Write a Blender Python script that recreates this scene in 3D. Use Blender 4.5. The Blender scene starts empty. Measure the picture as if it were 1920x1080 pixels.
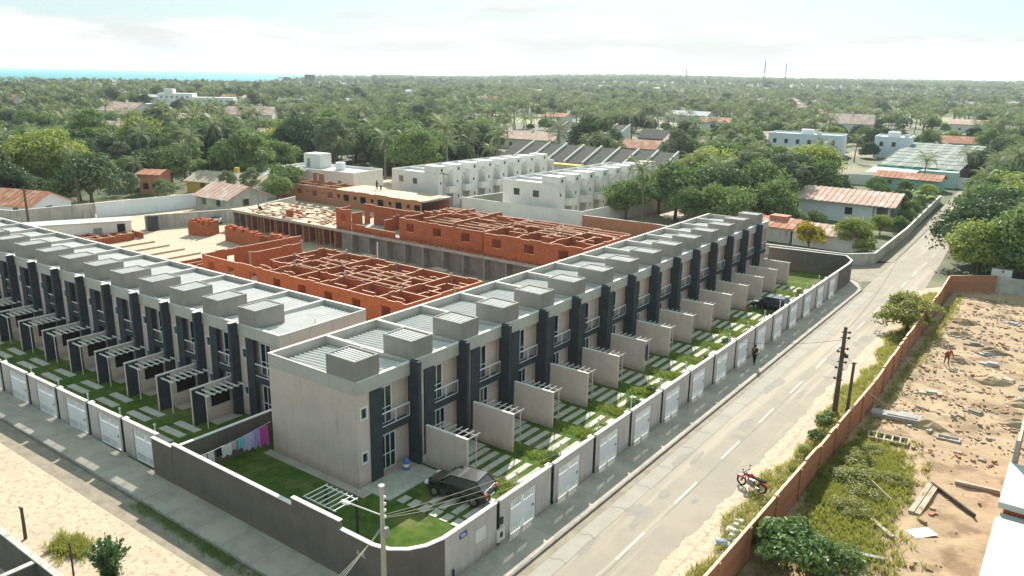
import bpy, math, random
import numpy as np
from mathutils import Matrix, Vector
R = math.radians
rnd = random.Random(7)
scene = bpy.context.scene
col = scene.collection
# ------------------------------------------------------------------ camera
YAW, PIT, ROL = -0.62902, 0.26363, 0.018729
F = Vector((math.sin(YAW)*math.cos(PIT), math.cos(YAW)*math.cos(PIT), -math.sin(PIT)))
Rt = F.cross(Vector((0, 0, 1))).normalized(); Up = Rt.cross(F)
R2 = Rt*math.cos(ROL) + Up*math.sin(ROL); U2 = Up*math.cos(ROL) - Rt*math.sin(ROL)
CAM = Vector((30.67, -27.753, 23.039))
cd = bpy.data.cameras.new("camera"); cam = bpy.data.objects.new("camera", cd); col.objects.link(cam)
M4 = Matrix((R2, U2, -F)).transposed().to_4x4(); M4.translation = CAM
cam.matrix_world = M4
cd.sensor_width = 36; cd.lens = 27.766; cd.clip_start = 0.5; cd.clip_end = 40000
scene.camera = cam
# ------------------------------------------------------------------ light
SUN_AZ, SUN_EL = R(-28), R(35.5)          # azimuth measured from +Y towards +X
sdir = Vector((math.sin(SUN_AZ)*math.cos(SUN_EL), math.cos(SUN_AZ)*math.cos(SUN_EL), math.sin(SUN_EL)))
sl = bpy.data.lights.new("sun", 'SUN'); sl.energy = 4.8; sl.angle = R(0.53); sl.color = (1.0, 0.95, 0.875)
so = bpy.data.objects.new("sun", sl); col.objects.link(so)
so.rotation_euler = sdir.to_track_quat('Z', 'Y').to_euler(); so.location = (0, 0, 200)
w = bpy.data.worlds.new("World"); scene.world = w; w.use_nodes = True
nt = w.node_tree; N = nt.nodes; L = nt.links
for n in list(N): N.remove(n)
out = N.new('ShaderNodeOutputWorld'); bg = N.new('ShaderNodeBackground'); bg.inputs[1].default_value = 0.085
sky = N.new('ShaderNodeTexSky'); sky.sky_type = 'NISHITA'; sky.sun_disc = False
sky.sun_elevation = SUN_EL; sky.sun_rotation = SUN_AZ; sky.air_density = 1.0; sky.dust_density = 1.5; sky.ozone_density = 1.5
tc = N.new('ShaderNodeTexCoord'); sep = N.new('ShaderNodeSeparateXYZ'); L.new(tc.outputs['Generated'], sep.inputs[0])
def mth(op, a, b=None, c=None):
    n = N.new('ShaderNodeMath'); n.operation = op
    for i, v in enumerate((a, b, c)):
        if v is None: continue
        if isinstance(v, (int, float)): n.inputs[i].default_value = v
        else: L.new(v, n.inputs[i])
    return n.outputs[0]
def mrange(v, a, b, c, d):
    n = N.new('ShaderNodeMapRange'); n.interpolation_type = 'SMOOTHSTEP'
    L.new(v, n.inputs[0])
    for i, q in enumerate((a, b, c, d)): n.inputs[i+1].default_value = q
    return n.outputs[0]
mp = N.new('ShaderNodeMapping'); mp.inputs['Scale'].default_value = (3.0, 3.0, 16.0)
L.new(tc.outputs['Generated'], mp.inputs[0])
nz = N.new('ShaderNodeTexNoise'); nz.inputs['Scale'].default_value = 2.2; nz.inputs['Detail'].default_value = 7; nz.inputs['Roughness'].default_value = 0.55
L.new(mp.outputs[0], nz.inputs['Vector'])
mp2 = N.new('ShaderNodeMapping'); mp2.inputs['Scale'].default_value = (2.0, 2.0, 22.0); mp2.inputs['Location'].default_value = (4, 1, 2)
L.new(tc.outputs['Generated'], mp2.inputs[0])
nz2 = N.new('ShaderNodeTexNoise'); nz2.inputs['Scale'].default_value = 1.6; nz2.inputs['Detail'].default_value = 6
L.new(mp2.outputs[0], nz2.inputs['Vector'])
el = sep.outputs['Z']
# the cloud bank over the horizon: its ragged top edge moves with the noise
bank_el = mth('ADD', el, mth('MULTIPLY', mth('SUBTRACT', nz.outputs[0], 0.5), -0.085))
bank = mrange(bank_el, 0.040, 0.062, 1.0, 0.0)
wisp = mth('MULTIPLY', mrange(nz2.outputs[0], 0.57, 0.70, 0.0, 0.8), mrange(el, 0.02, 0.5, 1.0, 0.55))
cl = mth('MAXIMUM', bank, wisp)
# grey undersides inside the bank
shade = mrange(nz.outputs[0], 0.42, 0.57, 0.82, 1.0)
cb = N.new('ShaderNodeMix'); cb.data_type = 'RGBA'; cb.blend_type = 'MULTIPLY'; cb.inputs[0].default_value = 1
cb.inputs[6].default_value = (6.35, 6.37, 6.25, 1)
L.new(shade, cb.inputs[7])
lift = N.new('ShaderNodeMix'); lift.data_type = 'RGBA'; lift.inputs[0].default_value = 0.8
L.new(sky.outputs[0], lift.inputs[6]); lift.inputs[7].default_value = (3.75, 5.3, 5.5, 1)   # thin milky veil
mx = N.new('ShaderNodeMix'); mx.data_type = 'RGBA'
L.new(cl, mx.inputs[0]); L.new(lift.outputs[2], mx.inputs[6]); L.new(cb.outputs[2], mx.inputs[7])
L.new(mx.outputs[2], bg.inputs[0]); L.new(bg.outputs[0], out.inputs[0])
scene.view_settings.view_transform = 'Standard'; scene.view_settings.look = 'None'
scene.view_settings.gamma = 1; scene.view_settings.use_curve_mapping = False; scene.view_settings.exposure = 0.84
scene.render.engine = 'CYCLES'
scene.cycles.max_bounces = 6; scene.cycles.diffuse_bounces = 3; scene.cycles.transparent_max_bounces = 8
# ------------------------------------------------------------------ materials
def mat(name, c1, c2=None, scale=1.5, rough=0.85, bump=0.0, bscale=20, streak=0.0, stain=None, spec=0.25, metal=0.0, c3=None, s3=0.2, lo=0.35, hi=0.65, coat=0, st3=None, splash=0.0):
    m = bpy.data.materials.new(name); m.use_nodes = True
    T = m.node_tree; n = T.nodes; l = T.links
    b = n['Principled BSDF']; b.inputs['Roughness'].default_value = rough; b.inputs['Specular IOR Level'].default_value = spec
    b.inputs['Metallic'].default_value = metal
    if coat: b.inputs['Coat Weight'].default_value = coat
    b.inputs['Base Color'].default_value = (*c1, 1)
    if c2 is None and not bump: return m
    tcn = n.new('ShaderNodeTexCoord'); oi = n.new('ShaderNodeObjectInfo')
    sc = n.new('ShaderNodeVectorMath'); sc.operation = 'MULTIPLY_ADD'
    cx = n.new('ShaderNodeCombineXYZ')
    l.new(oi.outputs['Random'], cx.inputs[0]); l.new(oi.outputs['Random'], cx.inputs[1])
    l.new(cx.outputs[0], sc.inputs[0]); sc.inputs[1].default_value = (53, 91, 0); l.new(tcn.outputs['Object'], sc.inputs[2])
    vec = sc.outputs[0]
    def noise(s, detail=5, stretch=None):
        q = n.new('ShaderNodeTexNoise'); q.inputs['Scale'].default_value = s; q.inputs['Detail'].default_value = detail; q.inputs['Roughness'].default_value = 0.6
        if stretch:
            mm = n.new('ShaderNodeMapping'); mm.inputs['Scale'].default_value = stretch; l.new(vec, mm.inputs[0]); l.new(mm.outputs[0], q.inputs['Vector'])
        else: l.new(vec, q.inputs['Vector'])
        return q.outputs[0]
    def ramp(f, a, b_):
        q = n.new('ShaderNodeMapRange'); q.interpolation_type = 'SMOOTHSTEP'; l.new(f, q.inputs[0]); q.inputs[1].default_value = a; q.inputs[2].default_value = b_
        return q.outputs[0]
    def mix(f, a, b_):
        q = n.new('ShaderNodeMix'); q.data_type = 'RGBA'
        if isinstance(f, float): q.inputs[0].default_value = f
        else: l.new(f, q.inputs[0])
        for i, v in ((6, a), (7, b_)):
            if isinstance(v, tuple): q.inputs[i].default_value = (*v, 1)
            else: l.new(v, q.inputs[i])
        return q.outputs[2]
    cur = c1
    if c2 is not None: cur = mix(ramp(noise(scale), lo, hi), c1, c2)
    if c3 is not None: cur = mix(ramp(noise(s3, 6, st3), 0.5, 0.62), cur, c3)
    if streak:
        f = ramp(noise(1.0, 6, (2.5, 2.5, 0.35)), 0.5, 0.75)
        q = n.new('ShaderNodeMath'); q.operation = 'MULTIPLY'; l.new(f, q.inputs[0]); q.inputs[1].default_value = streak
        cur = mix(q.outputs[0], cur, stain or tuple(v*0.55 for v in c1))
    if splash:      # mud splashed up the foot of the wall
        sz_ = n.new('ShaderNodeSeparateXYZ'); l.new(tcn.outputs['Object'], sz_.inputs[0])
        ad = n.new('ShaderNodeMath'); ad.operation = 'MULTIPLY_ADD'; l.new(noise(1.7, 6), ad.inputs[0]); ad.inputs[1].default_value = -1.1; l.new(sz_.outputs[2], ad.inputs[2])
        mr = n.new('ShaderNodeMapRange'); mr.interpolation_type = 'SMOOTHSTEP'; l.new(ad.outputs[0], mr.inputs[0]); mr.inputs[1].default_value = -.45; mr.inputs[2].default_value = .15; mr.inputs[3].default_value = splash; mr.inputs[4].default_value = 0
        cur = mix(mr.outputs[0], cur, (0.21, 0.165, 0.12))
    if not isinstance(cur, tuple): l.new(cur, b.inputs['Base Color'])
    if bump:
        bn = n.new('ShaderNodeBump'); bn.inputs['Strength'].default_value = bump; bn.inputs['Distance'].default_value = 0.05
        l.new(noise(bscale, 6), bn.inputs['Height']); l.new(bn.outputs[0], b.inputs['Normal'])
    return m
def brick_mat(name, c1, c2, mortar, bw=0.2, bh=0.19, msize=0.014, tint=(0.25, 0.12, 0.07)):
    m = bpy.data.materials.new(name); m.use_nodes = True
    T = m.node_tree; n = T.nodes; l = T.links; b = n['Principled BSDF']; b.inputs['Roughness'].default_value = 0.9; b.inputs['Specular IOR Level'].default_value = 0.15
    tcn = n.new('ShaderNodeTexCoord'); ge = n.new('ShaderNodeNewGeometry')
    s1 = n.new('ShaderNodeSeparateXYZ'); l.new(tcn.outputs['Object'], s1.inputs[0])
    s2 = n.new('ShaderNodeSeparateXYZ'); l.new(ge.outputs['True Normal'], s2.inputs[0])
    ab = n.new('ShaderNodeMath'); ab.operation = 'ABSOLUTE'; l.new(s2.outputs[0], ab.inputs[0])
    gt = n.new('ShaderNodeMath'); gt.operation = 'GREATER_THAN'; l.new(ab.outputs[0], gt.inputs[0]); gt.inputs[1].default_value = 0.6
    u = n.new('ShaderNodeMix'); u.data_type = 'FLOAT'; l.new(gt.outputs[0], u.inputs[0]); l.new(s1.outputs[0], u.inputs[2]); l.new(s1.outputs[1], u.inputs[3])
    cv = n.new('ShaderNodeCombineXYZ'); l.new(u.outputs[0], cv.inputs[0]); l.new(s1.outputs[2], cv.inputs[1])
    br = n.new('ShaderNodeTexBrick'); l.new(cv.outputs[0], br.inputs['Vector'])
    br.inputs['Scale'].default_value = 1; br.inputs['Brick Width'].default_value = bw; br.inputs['Row Height'].default_value = bh
    br.inputs['Mortar Size'].default_value = msize; br.inputs['Mortar Smooth'].default_value = 0.2
    br.inputs['Color1'].default_value = (*c1, 1); br.inputs['Color2'].default_value = (*c2, 1); br.inputs['Mortar'].default_value = (*mortar, 1)
    nz = n.new('ShaderNodeTexNoise'); nz.inputs['Scale'].default_value = 1.3; nz.inputs['Detail'].default_value = 6; l.new(tcn.outputs['Object'], nz.inputs['Vector'])
    rp = n.new('ShaderNodeMapRange'); l.new(nz.outputs[0], rp.inputs[0]); rp.inputs[1].default_value = 0.45; rp.inputs[2].default_value = 0.75; rp.inputs[4].default_value = 0.6
    mx = n.new('ShaderNodeMix'); mx.data_type = 'RGBA'; l.new(rp.outputs[0], mx.inputs[0]); l.new(br.outputs[0], mx.inputs[6]); mx.inputs[7].default_value = (*tint, 1)
    l.new(mx.outputs[2], b.inputs['Base Color'])
    bp = n.new('ShaderNodeBump'); bp.inputs['Strength'].default_value = 0.6; bp.inputs['Distance'].default_value = 0.02; bp.invert = True
    l.new(br.outputs['Fac'], bp.inputs['Height']); l.new(bp.outputs[0], b.inputs['Normal'])
    return m
def leaf_mat(name, c1, c2, trans=0.35, dry=None):
    m = bpy.data.materials.new(name); m.use_nodes = True
    T = m.node_tree; n = T.nodes; l = T.links
    for q in list(n): n.remove(q)
    o = n.new('ShaderNodeOutputMaterial'); ge = n.new('ShaderNodeNewGeometry'); oi = n.new('ShaderNodeObjectInfo')
    tcn = n.new('ShaderNodeTexCoord'); nz = n.new('ShaderNodeTexNoise'); nz.inputs['Scale'].default_value = 0.7; nz.inputs['Detail'].default_value = 2; l.new(tcn.outputs['Object'], nz.inputs['Vector'])
    ad = n.new('ShaderNodeMath'); ad.operation = 'ADD'; l.new(ge.outputs['Random Per Island'], ad.inputs[0]); l.new(oi.outputs['Random'], ad.inputs[1])
    ad2 = n.new('ShaderNodeMath'); ad2.operation = 'ADD'; l.new(ad.outputs[0], ad2.inputs[0]); l.new(nz.outputs[0], ad2.inputs[1])
    dv = n.new('ShaderNodeMath'); dv.operation = 'DIVIDE'; l.new(ad2.outputs[0], dv.inputs[0]); dv.inputs[1].default_value = 2.5
    mx = n.new('ShaderNodeMix'); mx.data_type = 'RGBA'; l.new(dv.outputs[0], mx.inputs[0]); mx.inputs[6].default_value = (*c1, 1); mx.inputs[7].default_value = (*c2, 1)
    d = n.new('ShaderNodeBsdfDiffuse'); t = n.new('ShaderNodeBsdfTranslucent'); g = n.new('ShaderNodeBsdfGlossy'); g.inputs['Roughness'].default_value = 0.48
    l.new(mx.outputs[2], d.inputs[0])
    hs = n.new('ShaderNodeHueSaturation'); hs.inputs['Hue'].default_value = 0.49; hs.inputs['Value'].default_value = 1.5; l.new(mx.outputs[2], hs.inputs['Color']); l.new(hs.outputs[0], t.inputs[0])
    a = n.new('ShaderNodeMixShader'); a.inputs[0].default_value = trans; l.new(d.outputs[0], a.inputs[1]); l.new(t.outputs[0], a.inputs[2])
    bsh = n.new('ShaderNodeMixShader'); bsh.inputs[0].default_value = 0.04; l.new(a.outputs[0], bsh.inputs[1]); l.new(g.outputs[0], bsh.inputs[2])
    l.new(bsh.outputs[0], o.inputs[0])
    return m
M = {}
M['plaster'] = mat('beige_plaster', (0.68, 0.53, 0.455), (0.62, 0.485, 0.42), 0.8, bump=0.15, bscale=60, streak=0.3, splash=.4)
M['fascia'] = mat('grey_paint', (0.50, 0.465, 0.415), (0.45, 0.42, 0.375), 0.7, bump=0.1, bscale=60, streak=0.35)
M['tank'] = mat('tank_grey_paint', (0.30, 0.275, 0.245), (0.265, 0.245, 0.22), 0.8, bump=0.1, bscale=60, streak=0.3)
M['charcoal'] = mat('charcoal_paint', (0.055, 0.062, 0.068), (0.042, 0.048, 0.054), 1.2, rough=0.75, bump=0.1, bscale=60)
M['cap'] = mat('white_coping', (0.74, 0.71, 0.65), (0.66, 0.63, 0.57), 2.0, bump=0.1, bscale=50, streak=0.3)
M['coping_grey'] = mat('grey_coping', (0.56, 0.54, 0.50), (0.50, 0.48, 0.45), 2.0, streak=0.3)
M['white'] = mat('white_enamel', (0.78, 0.78, 0.76), rough=0.4, spec=0.4)
M['gate'] = mat('white_gate_metal', (0.80, 0.80, 0.82), (0.75, 0.75, 0.78), 0.7, rough=0.5, spec=0.4)
M['glass'] = mat('dark_glass', (0.018, 0.028, 0.032), rough=0.12, spec=0.6)
_g = M['glass']; _n = _g.node_tree.nodes; _oi = _n.new('ShaderNodeObjectInfo'); _mr = _n.new('ShaderNodeMapRange'); _mx = _n.new('ShaderNodeMix'); _mx.data_type = 'RGBA'
_mr.inputs[1].default_value = 0.62; _mr.inputs[2].default_value = 0.9; _g.node_tree.links.new(_oi.outputs['Random'], _mr.inputs[0]); _g.node_tree.links.new(_mr.outputs[0], _mx.inputs[0])
_mx.inputs[6].default_value = (.016, .026, .03, 1); _mx.inputs[7].default_value = (.20, .185, .16, 1); _g.node_tree.links.new(_mx.outputs[2], _n['Principled BSDF'].inputs['Base Color'])     # curtains behind some panes
M['fibre'] = mat('fibre_cement', (0.56, 0.55, 0.52), (0.49, 0.48, 0.455), 0.9, bump=0.15, bscale=25, c3=(0.52, 0.50, 0.46), s3=0.6)
M['lawn'] = mat('lawn_grass', (0.055, 0.105, 0.018), (0.10, 0.15, 0.03), 1.2, bump=0.9, bscale=26, c3=(0.16, 0.17, 0.06), s3=0.35, rough=0.95, spec=0.05)
M['meadow'] = mat('lime_meadow', (0.17, 0.20, 0.05), (0.24, 0.25, 0.09), 0.05, bump=0.4, bscale=1.0)  # open grass in its own bright lime green
M['paver'] = mat('concrete_paver', (0.50, 0.475, 0.40), (0.41, 0.39, 0.33), 1.7, bump=0.3, bscale=30)
M['wall_dark'] = mat('taupe_wall_paint', (0.155, 0.135, 0.115), (0.13, 0.114, 0.098), 0.7, bump=0.3, bscale=45, streak=0.45, splash=.6)
M['wall_light'] = mat('stone_grey_wall_paint', (0.56, 0.505, 0.47), (0.49, 0.445, 0.415), 0.7, bump=0.3, bscale=45, streak=0.5, splash=.65)
M['concrete'] = mat('worn_concrete', (0.44, 0.385, 0.315), (0.36, 0.315, 0.26), 0.9, bump=0.4, bscale=12, c3=(0.46, 0.40, 0.32), s3=0.35)
M['kerb'] = mat('kerb_concrete', (0.27, 0.25, 0.215), (0.20, 0.185, 0.16), 2.0, bump=0.4, bscale=12)
M['asphalt'] = mat('sun_bleached_asphalt', (0.35, 0.297, 0.228), (0.31, 0.265, 0.205), 0.35, bump=0.25, bscale=40, c3=(0.405, 0.345, 0.265), s3=1.0, st3=(0.9, 0.035, 1))
M['shoulder'] = mat('concrete_shoulder', (0.37, 0.335, 0.275), (0.33, 0.30, 0.245), 0.6, bump=0.3, bscale=25)
M['patch'] = mat('asphalt_patch', (0.27, 0.24, 0.20), (0.31, 0.275, 0.225), 2.5, bump=0.3, bscale=30)
M['dirt'] = mat('gutter_dirt', (0.24, 0.20, 0.145), (0.32, 0.27, 0.20), 1.3, bump=0.5, bscale=10)
M['paint'] = mat('road_paint', (0.60, 0.57, 0.50), (0.48, 0.45, 0.38), 3.0)
M['sand'] = mat('pale_sand', (0.53, 0.425, 0.305), (0.47, 0.375, 0.265), 0.5, bump=0.35, bscale=14, c3=(0.39, 0.30, 0.205), s3=3.2, lo=0.4, hi=0.7)
M['lot'] = mat('lot_soil', (0.44, 0.315, 0.19), (0.35, 0.245, 0.145), 0.45, bump=1.0, bscale=3.0, c3=(0.25, 0.165, 0.095), s3=0.42, lo=0.3, hi=0.7)
M['earth'] = mat('scrub_ground', (0.10, 0.115, 0.05), (0.065, 0.085, 0.035), 0.06, bump=0.5, bscale=1.5, c3=(0.22, 0.19, 0.11), s3=0.03)
M['brick'] = brick_mat('raw_red_brick', (0.48, 0.115, 0.036), (0.33, 0.072, 0.025), (0.40, 0.24, 0.15), tint=(0.33, 0.10, 0.045))
M['brick_old'] = brick_mat('weathered_brick', (0.45, 0.175, 0.085), (0.37, 0.135, 0.065), (0.42, 0.31, 0.22), tint=(0.42, 0.235, 0.14))
M['mortar'] = mat('sunlit_mortar_top', (0.74, 0.56, 0.42), (0.62, 0.38, 0.25), 4.0)  # mortar on wall tops, lightened to put direct sunlight into its colour
M['slab'] = mat('raw_concrete_slab', (0.42, 0.40, 0.36), (0.34, 0.32, 0.285), 0.9, bump=0.3, bscale=12, streak=0.4)
M['pinkslab'] = mat('dusty_slab_top', (0.60, 0.42, 0.29), (0.50, 0.33, 0.22), 0.6, bump=0.4, bscale=6, c3=(0.62, 0.55, 0.42), s3=0.5)
M['grey_block'] = mat('grey_render', (0.33, 0.32, 0.295), (0.26, 0.25, 0.23), 0.8, bump=0.3, bscale=20, streak=0.5)
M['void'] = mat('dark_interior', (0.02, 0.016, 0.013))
M['whitewash'] = mat('white_wall_paint', (0.74, 0.72, 0.68), (0.68, 0.66, 0.61), 0.4, bump=0.1, bscale=30, streak=0.25)
M['bluewash'] = mat('cool_white_paint', (0.78, 0.80, 0.82), (0.72, 0.745, 0.77), 0.4, streak=0.3)
M['oldwall'] = mat('stained_wall', (0.52, 0.49, 0.44), (0.40, 0.375, 0.33), 0.5, bump=0.3, bscale=15, streak=0.7, stain=(0.16, 0.14, 0.11))
M['darktile'] = mat('dark_roof_tile', (0.075, 0.07, 0.06), (0.05, 0.048, 0.04), 0.7, bump=0.6, bscale=9)
M['tile'] = mat('clay_tile', (0.50, 0.215, 0.12), (0.40, 0.165, 0.09), 1.1, bump=0.5, bscale=8, c3=(0.55, 0.33, 0.23), s3=0.5)
M['palmtile'] = mat('faded_clay_tile', (0.62, 0.43, 0.345), (0.54, 0.34, 0.25), 0.9, bump=0.5, bscale=8, c3=(0.66, 0.53, 0.45), s3=0.4)
M['teal'] = mat('mint_wall', (0.33, 0.52, 0.44), (0.28, 0.45, 0.38), 0.5, streak=0.3)
M['yellow'] = mat('yellow_wall', (0.58, 0.42, 0.10), (0.52, 0.37, 0.09), 0.5, streak=0.3)
M['pinkwall'] = mat('salmon_wall', (0.52, 0.24, 0.16), (0.45, 0.2, 0.13), 0.6, streak=0.2)
M['net'] = mat('green_shade_net', (0.10, 0.42, 0.30), (0.07, 0.34, 0.25), 0.5)
M['mintfilm'] = mat('pale_mint_film', (0.45, 0.60, 0.55), (0.40, 0.54, 0.49), 0.3)
M['greynet'] = mat('grey_green_mesh', (0.25, 0.275, 0.235), (0.16, 0.18, 0.155), 0.5, lo=0.3, hi=0.7)
M['wood'] = mat('weathered_wood', (0.13, 0.10, 0.075), (0.085, 0.065, 0.05), 3.0, bump=0.5, bscale=20)
M['plank'] = mat('pale_plank', (0.50, 0.42, 0.31), (0.40, 0.33, 0.24), 2.0, bump=0.2)
M['pole'] = mat('concrete_pole', (0.48, 0.43, 0.35), (0.40, 0.355, 0.29), 1.0, bump=0.2, streak=0.3)
M['steel'] = mat('grey_steel', (0.32, 0.32, 0.31), rough=0.45, metal=0.6)
M['wire'] = mat('black_cable', (0.035, 0.033, 0.03), rough=0.6)
M['bark'] = mat('grey_bark', (0.15, 0.115, 0.085), (0.10, 0.08, 0.06), 3.0, bump=0.6, bscale=8)
M['palmbark'] = mat('palm_bark', (0.22, 0.185, 0.145), (0.15, 0.125, 0.10), 4.0, bump=0.5, bscale=8)
M['leaf'] = leaf_mat('mid_green_leaf', (0.042, 0.098, 0.027), (0.215, 0.305, 0.085), 0.28)
M['leafdark'] = leaf_mat('dark_green_leaf', (0.024, 0.06, 0.023), (0.105, 0.165, 0.055), 0.22)
M['leaflime'] = leaf_mat('yellow_green_leaf', (0.095, 0.165, 0.025), (0.34, 0.38, 0.08), 0.34)
M['leafgrey'] = leaf_mat('grey_green_leaf', (0.09, 0.13, 0.065), (0.25, 0.29, 0.16), 0.28)
M['palmleaf'] = leaf_mat('palm_leaf', (0.07, 0.12, 0.042), (0.28, 0.32, 0.15), 0.3)
M['weed'] = leaf_mat('weed_leaf', (0.15, 0.20, 0.03), (0.33, 0.32, 0.08), 0.45)
M['conifer'] = leaf_mat('needle_foliage', (0.06, 0.13, 0.045), (0.13, 0.21, 0.085), 0.35)
M['gold'] = leaf_mat('golden_leaf', (0.16, 0.17, 0.012), (0.42, 0.33, 0.02), 0.4)
M['black_paint'] = mat('black_car_paint', (0.012, 0.012, 0.014), rough=0.18, spec=0.6, coat=0.8)
M['white_paint'] = mat('white_car_paint', (0.72, 0.72, 0.70), rough=0.25, spec=0.5, coat=0.5)
M['rubber'] = mat('tyre_rubber', (0.02, 0.02, 0.02), rough=0.9)
M['alloy'] = mat('alloy_rim', (0.5, 0.5, 0.5), rough=0.3, metal=0.9)
M['red'] = mat('red_enamel', (0.40, 0.025, 0.02), rough=0.3, spec=0.5, coat=0.4)
M['lamp_red'] = mat('tail_lens', (0.35, 0.03, 0.02), rough=0.2)
M['lamp_clear'] = mat('clear_lens', (0.75, 0.75, 0.72), rough=0.15, spec=0.6)
M['skin'] = mat('skin', (0.28, 0.15, 0.09), rough=0.6)
M['hair'] = mat('dark_hair', (0.02, 0.015, 0.012), rough=0.7)
def cloth(n, c): return mat('cloth_' + n, c, tuple(v*0.85 for v in c), 6.0, rough=0.95, spec=0.1)
# ------------------------------------------------------------------ mesh helpers
class MB:
    def __init__(s): s.v = []; s.f = []; s.m = []; s.smooth = False
    def add(s, vs, fs, mi=0):
        o = len(s.v); s.v.extend(vs); s.f.extend([tuple(i+o for i in f) for f in fs]); s.m.extend([mi]*len(fs)); return s
    def box(s, x0, x1, y0, y1, z0, z1, mi=0, top=None):
        if x0 > x1: x0, x1 = x1, x0
        if y0 > y1: y0, y1 = y1, y0
        vs = [(x0,y0,z0),(x1,y0,z0),(x1,y1,z0),(x0,y1,z0),(x0,y0,z1),(x1,y0,z1),(x1,y1,z1),(x0,y1,z1)]
        s.add(vs, [(0,3,2,1),(0,1,5,4),(1,2,6,5),(2,3,7,6),(3,0,4,7)], mi); s.add(vs[4:], [(0,1,2,3)], mi if top is None else top); return s
    def prism(s, poly, z0, z1, mi=0, top=None):
        n = len(poly); vs = [(x,y,z0) for x,y in poly] + [(x,y,z1) for x,y in poly]
        s.add(vs, [tuple(range(n-1,-1,-1))] + [(i,(i+1)%n,(i+1)%n+n,i+n) for i in range(n)], mi)
        s.add([(x,y,z1) for x,y in poly], [tuple(range(n))], mi if top is None else top); return s
    def hexa(s, b, t, mi=0):        # four bottom points, four top points
        return s.add(list(b)+list(t), [(3,2,1,0),(4,5,6,7),(0,1,5,4),(1,2,6,5),(2,3,7,6),(3,0,4,7)], mi)
    def tube(s, pts, r, n=6, mi=0, cap=True):
        pts = [Vector(p) for p in pts]; rr = r if isinstance(r, (list, tuple)) else [r]*len(pts)
        vs = []
        for i, p in enumerate(pts):
            d = (pts[min(i+1, len(pts)-1)] - pts[max(i-1, 0)]).normalized()
            a = d.cross(Vector((0,0,1)) if abs(d.z) < 0.9 else Vector((1,0,0))).normalized(); b = d.cross(a)
            for k in range(n):
                t = 2*math.pi*k/n; vs.append(tuple(p + (a*math.cos(t)+b*math.sin(t))*rr[i]))
        fs = [(i*n+k, i*n+(k+1)%n, (i+1)*n+(k+1)%n, (i+1)*n+k) for i in range(len(pts)-1) for k in range(n)]
        if cap: fs += [tuple(range(n-1,-1,-1)), tuple(range((len(pts)-1)*n, len(pts)*n))]
        return s.add(vs, fs, mi)
    def ball(s, c, rx, ry=None, rz=None, n=8, m=6, mi=0):
        ry = ry or rx; rz = rz or rx; vs = []
        for j in range(m+1):
            ph = math.pi*j/m
            for k in range(n):
                t = 2*math.pi*k/n; vs.append((c[0]+rx*math.sin(ph)*math.cos(t), c[1]+ry*math.sin(ph)*math.sin(t), c[2]+rz*math.cos(ph)))
        return s.add(vs, [(j*n+k, (j+1)*n+k, (j+1)*n+(k+1)%n, j*n+(k+1)%n) for j in range(m) for k in range(n)], mi)
    def torus(s, c, R0, r, axis='y', n=20, m=7, mi=0):
        vs = []
        for i in range(n):
            a = 2*math.pi*i/n
            for k in range(m):
                b = 2*math.pi*k/m; q = R0 + r*math.cos(b); h = r*math.sin(b)
                p = (q*math.cos(a), h, q*math.sin(a)) if axis == 'y' else (h, q*math.cos(a), q*math.sin(a))
                vs.append((c[0]+p[0], c[1]+p[1], c[2]+p[2]))
        return s.add(vs, [(i*m+k, ((i+1)%n)*m+k, ((i+1)%n)*m+(k+1)%m, i*m+(k+1)%m) for i in range(n) for k in range(m)], mi)
    def wall(s, axis, a0, a1, b0, b1, z0, z1, holes=(), mi=0, top=None):
        """straight wall along an axis ('x' or 'y'), thickness b0..b1, rectangular holes (s0,s1,h0,h1)"""
        def bx(p, q, u, v):
            if q-p < 1e-4 or v-u < 1e-4: return
            tm = top if abs(v-z1) < 1e-6 else None
            if axis == 'x': s.box(p, q, b0, b1, u, v, mi, tm)
            else: s.box(b0, b1, p, q, u, v, mi, tm)
        br = sorted({a0, a1, *[min(max(h[i], a0), a1) for h in holes for i in (0, 1)]})
        for p, q in zip(br, br[1:]):
            mid = (p+q)/2; cur = z0
            for (u, v) in sorted((h[2], h[3]) for h in holes if h[0] <= mid <= h[1]): bx(p, q, cur, u); cur = v
            bx(p, q, cur, z1)
        return s
    def mesh(s, name, mats):
        me = bpy.data.meshes.new(name); me.from_pydata(s.v, [], s.f)
        for m in (mats if isinstance(mats, (list, tuple)) else [mats]): me.materials.append(M[m] if isinstance(m, str) else m)
        if any(s.m): me.polygons.foreach_set('material_index', s.m)
        if s.smooth: me.polygons.foreach_set('use_smooth', [True]*len(me.polygons))
        me.update(); return me
    def build(s, name, mats, parent=None, loc=None, rz=0.0):
        return link(name, s.mesh(name, mats), parent, loc, rz)
def link(name, me, parent=None, loc=None, rz=0.0):
    o = bpy.data.objects.new(name, me); col.objects.link(o)
    if parent: o.parent = parent
    if loc is not None: o.location = loc
    if rz: o.rotation_euler = (0, 0, rz)
    return o
def tag(o, label=None, cat=None, group=None, kind=None):
    if label: o['label'] = label
    if cat: o['category'] = cat
    if group: o['group'] = group
    if kind: o['kind'] = kind
    return o
def thing(name, label, cat, loc=(0,0,0), rz=0.0, group=None):
    o = bpy.data.objects.new(name, None); col.objects.link(o); o.empty_display_size = 0.3
    o.location = loc; o.rotation_euler = (0,0,rz)
    return tag(o, label, cat, group)
def kids(o): return [c for c in KID.get(o.name, [])]
KID = {}
def dup(o, loc=None, rz=None, label=None, group=None, parent=None):
    c = o.copy(); col.objects.link(c)
    if parent is not None: c.parent = parent
    if loc is not None: c.location = loc
    if rz is not None: c.rotation_euler = (0,0,rz)
    if label: c['label'] = label
    if group: c['group'] = group
    for ch in list(o.children): dup(ch, parent=c)
    return c
def structure(o): o['kind'] = 'structure'; return o
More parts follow.
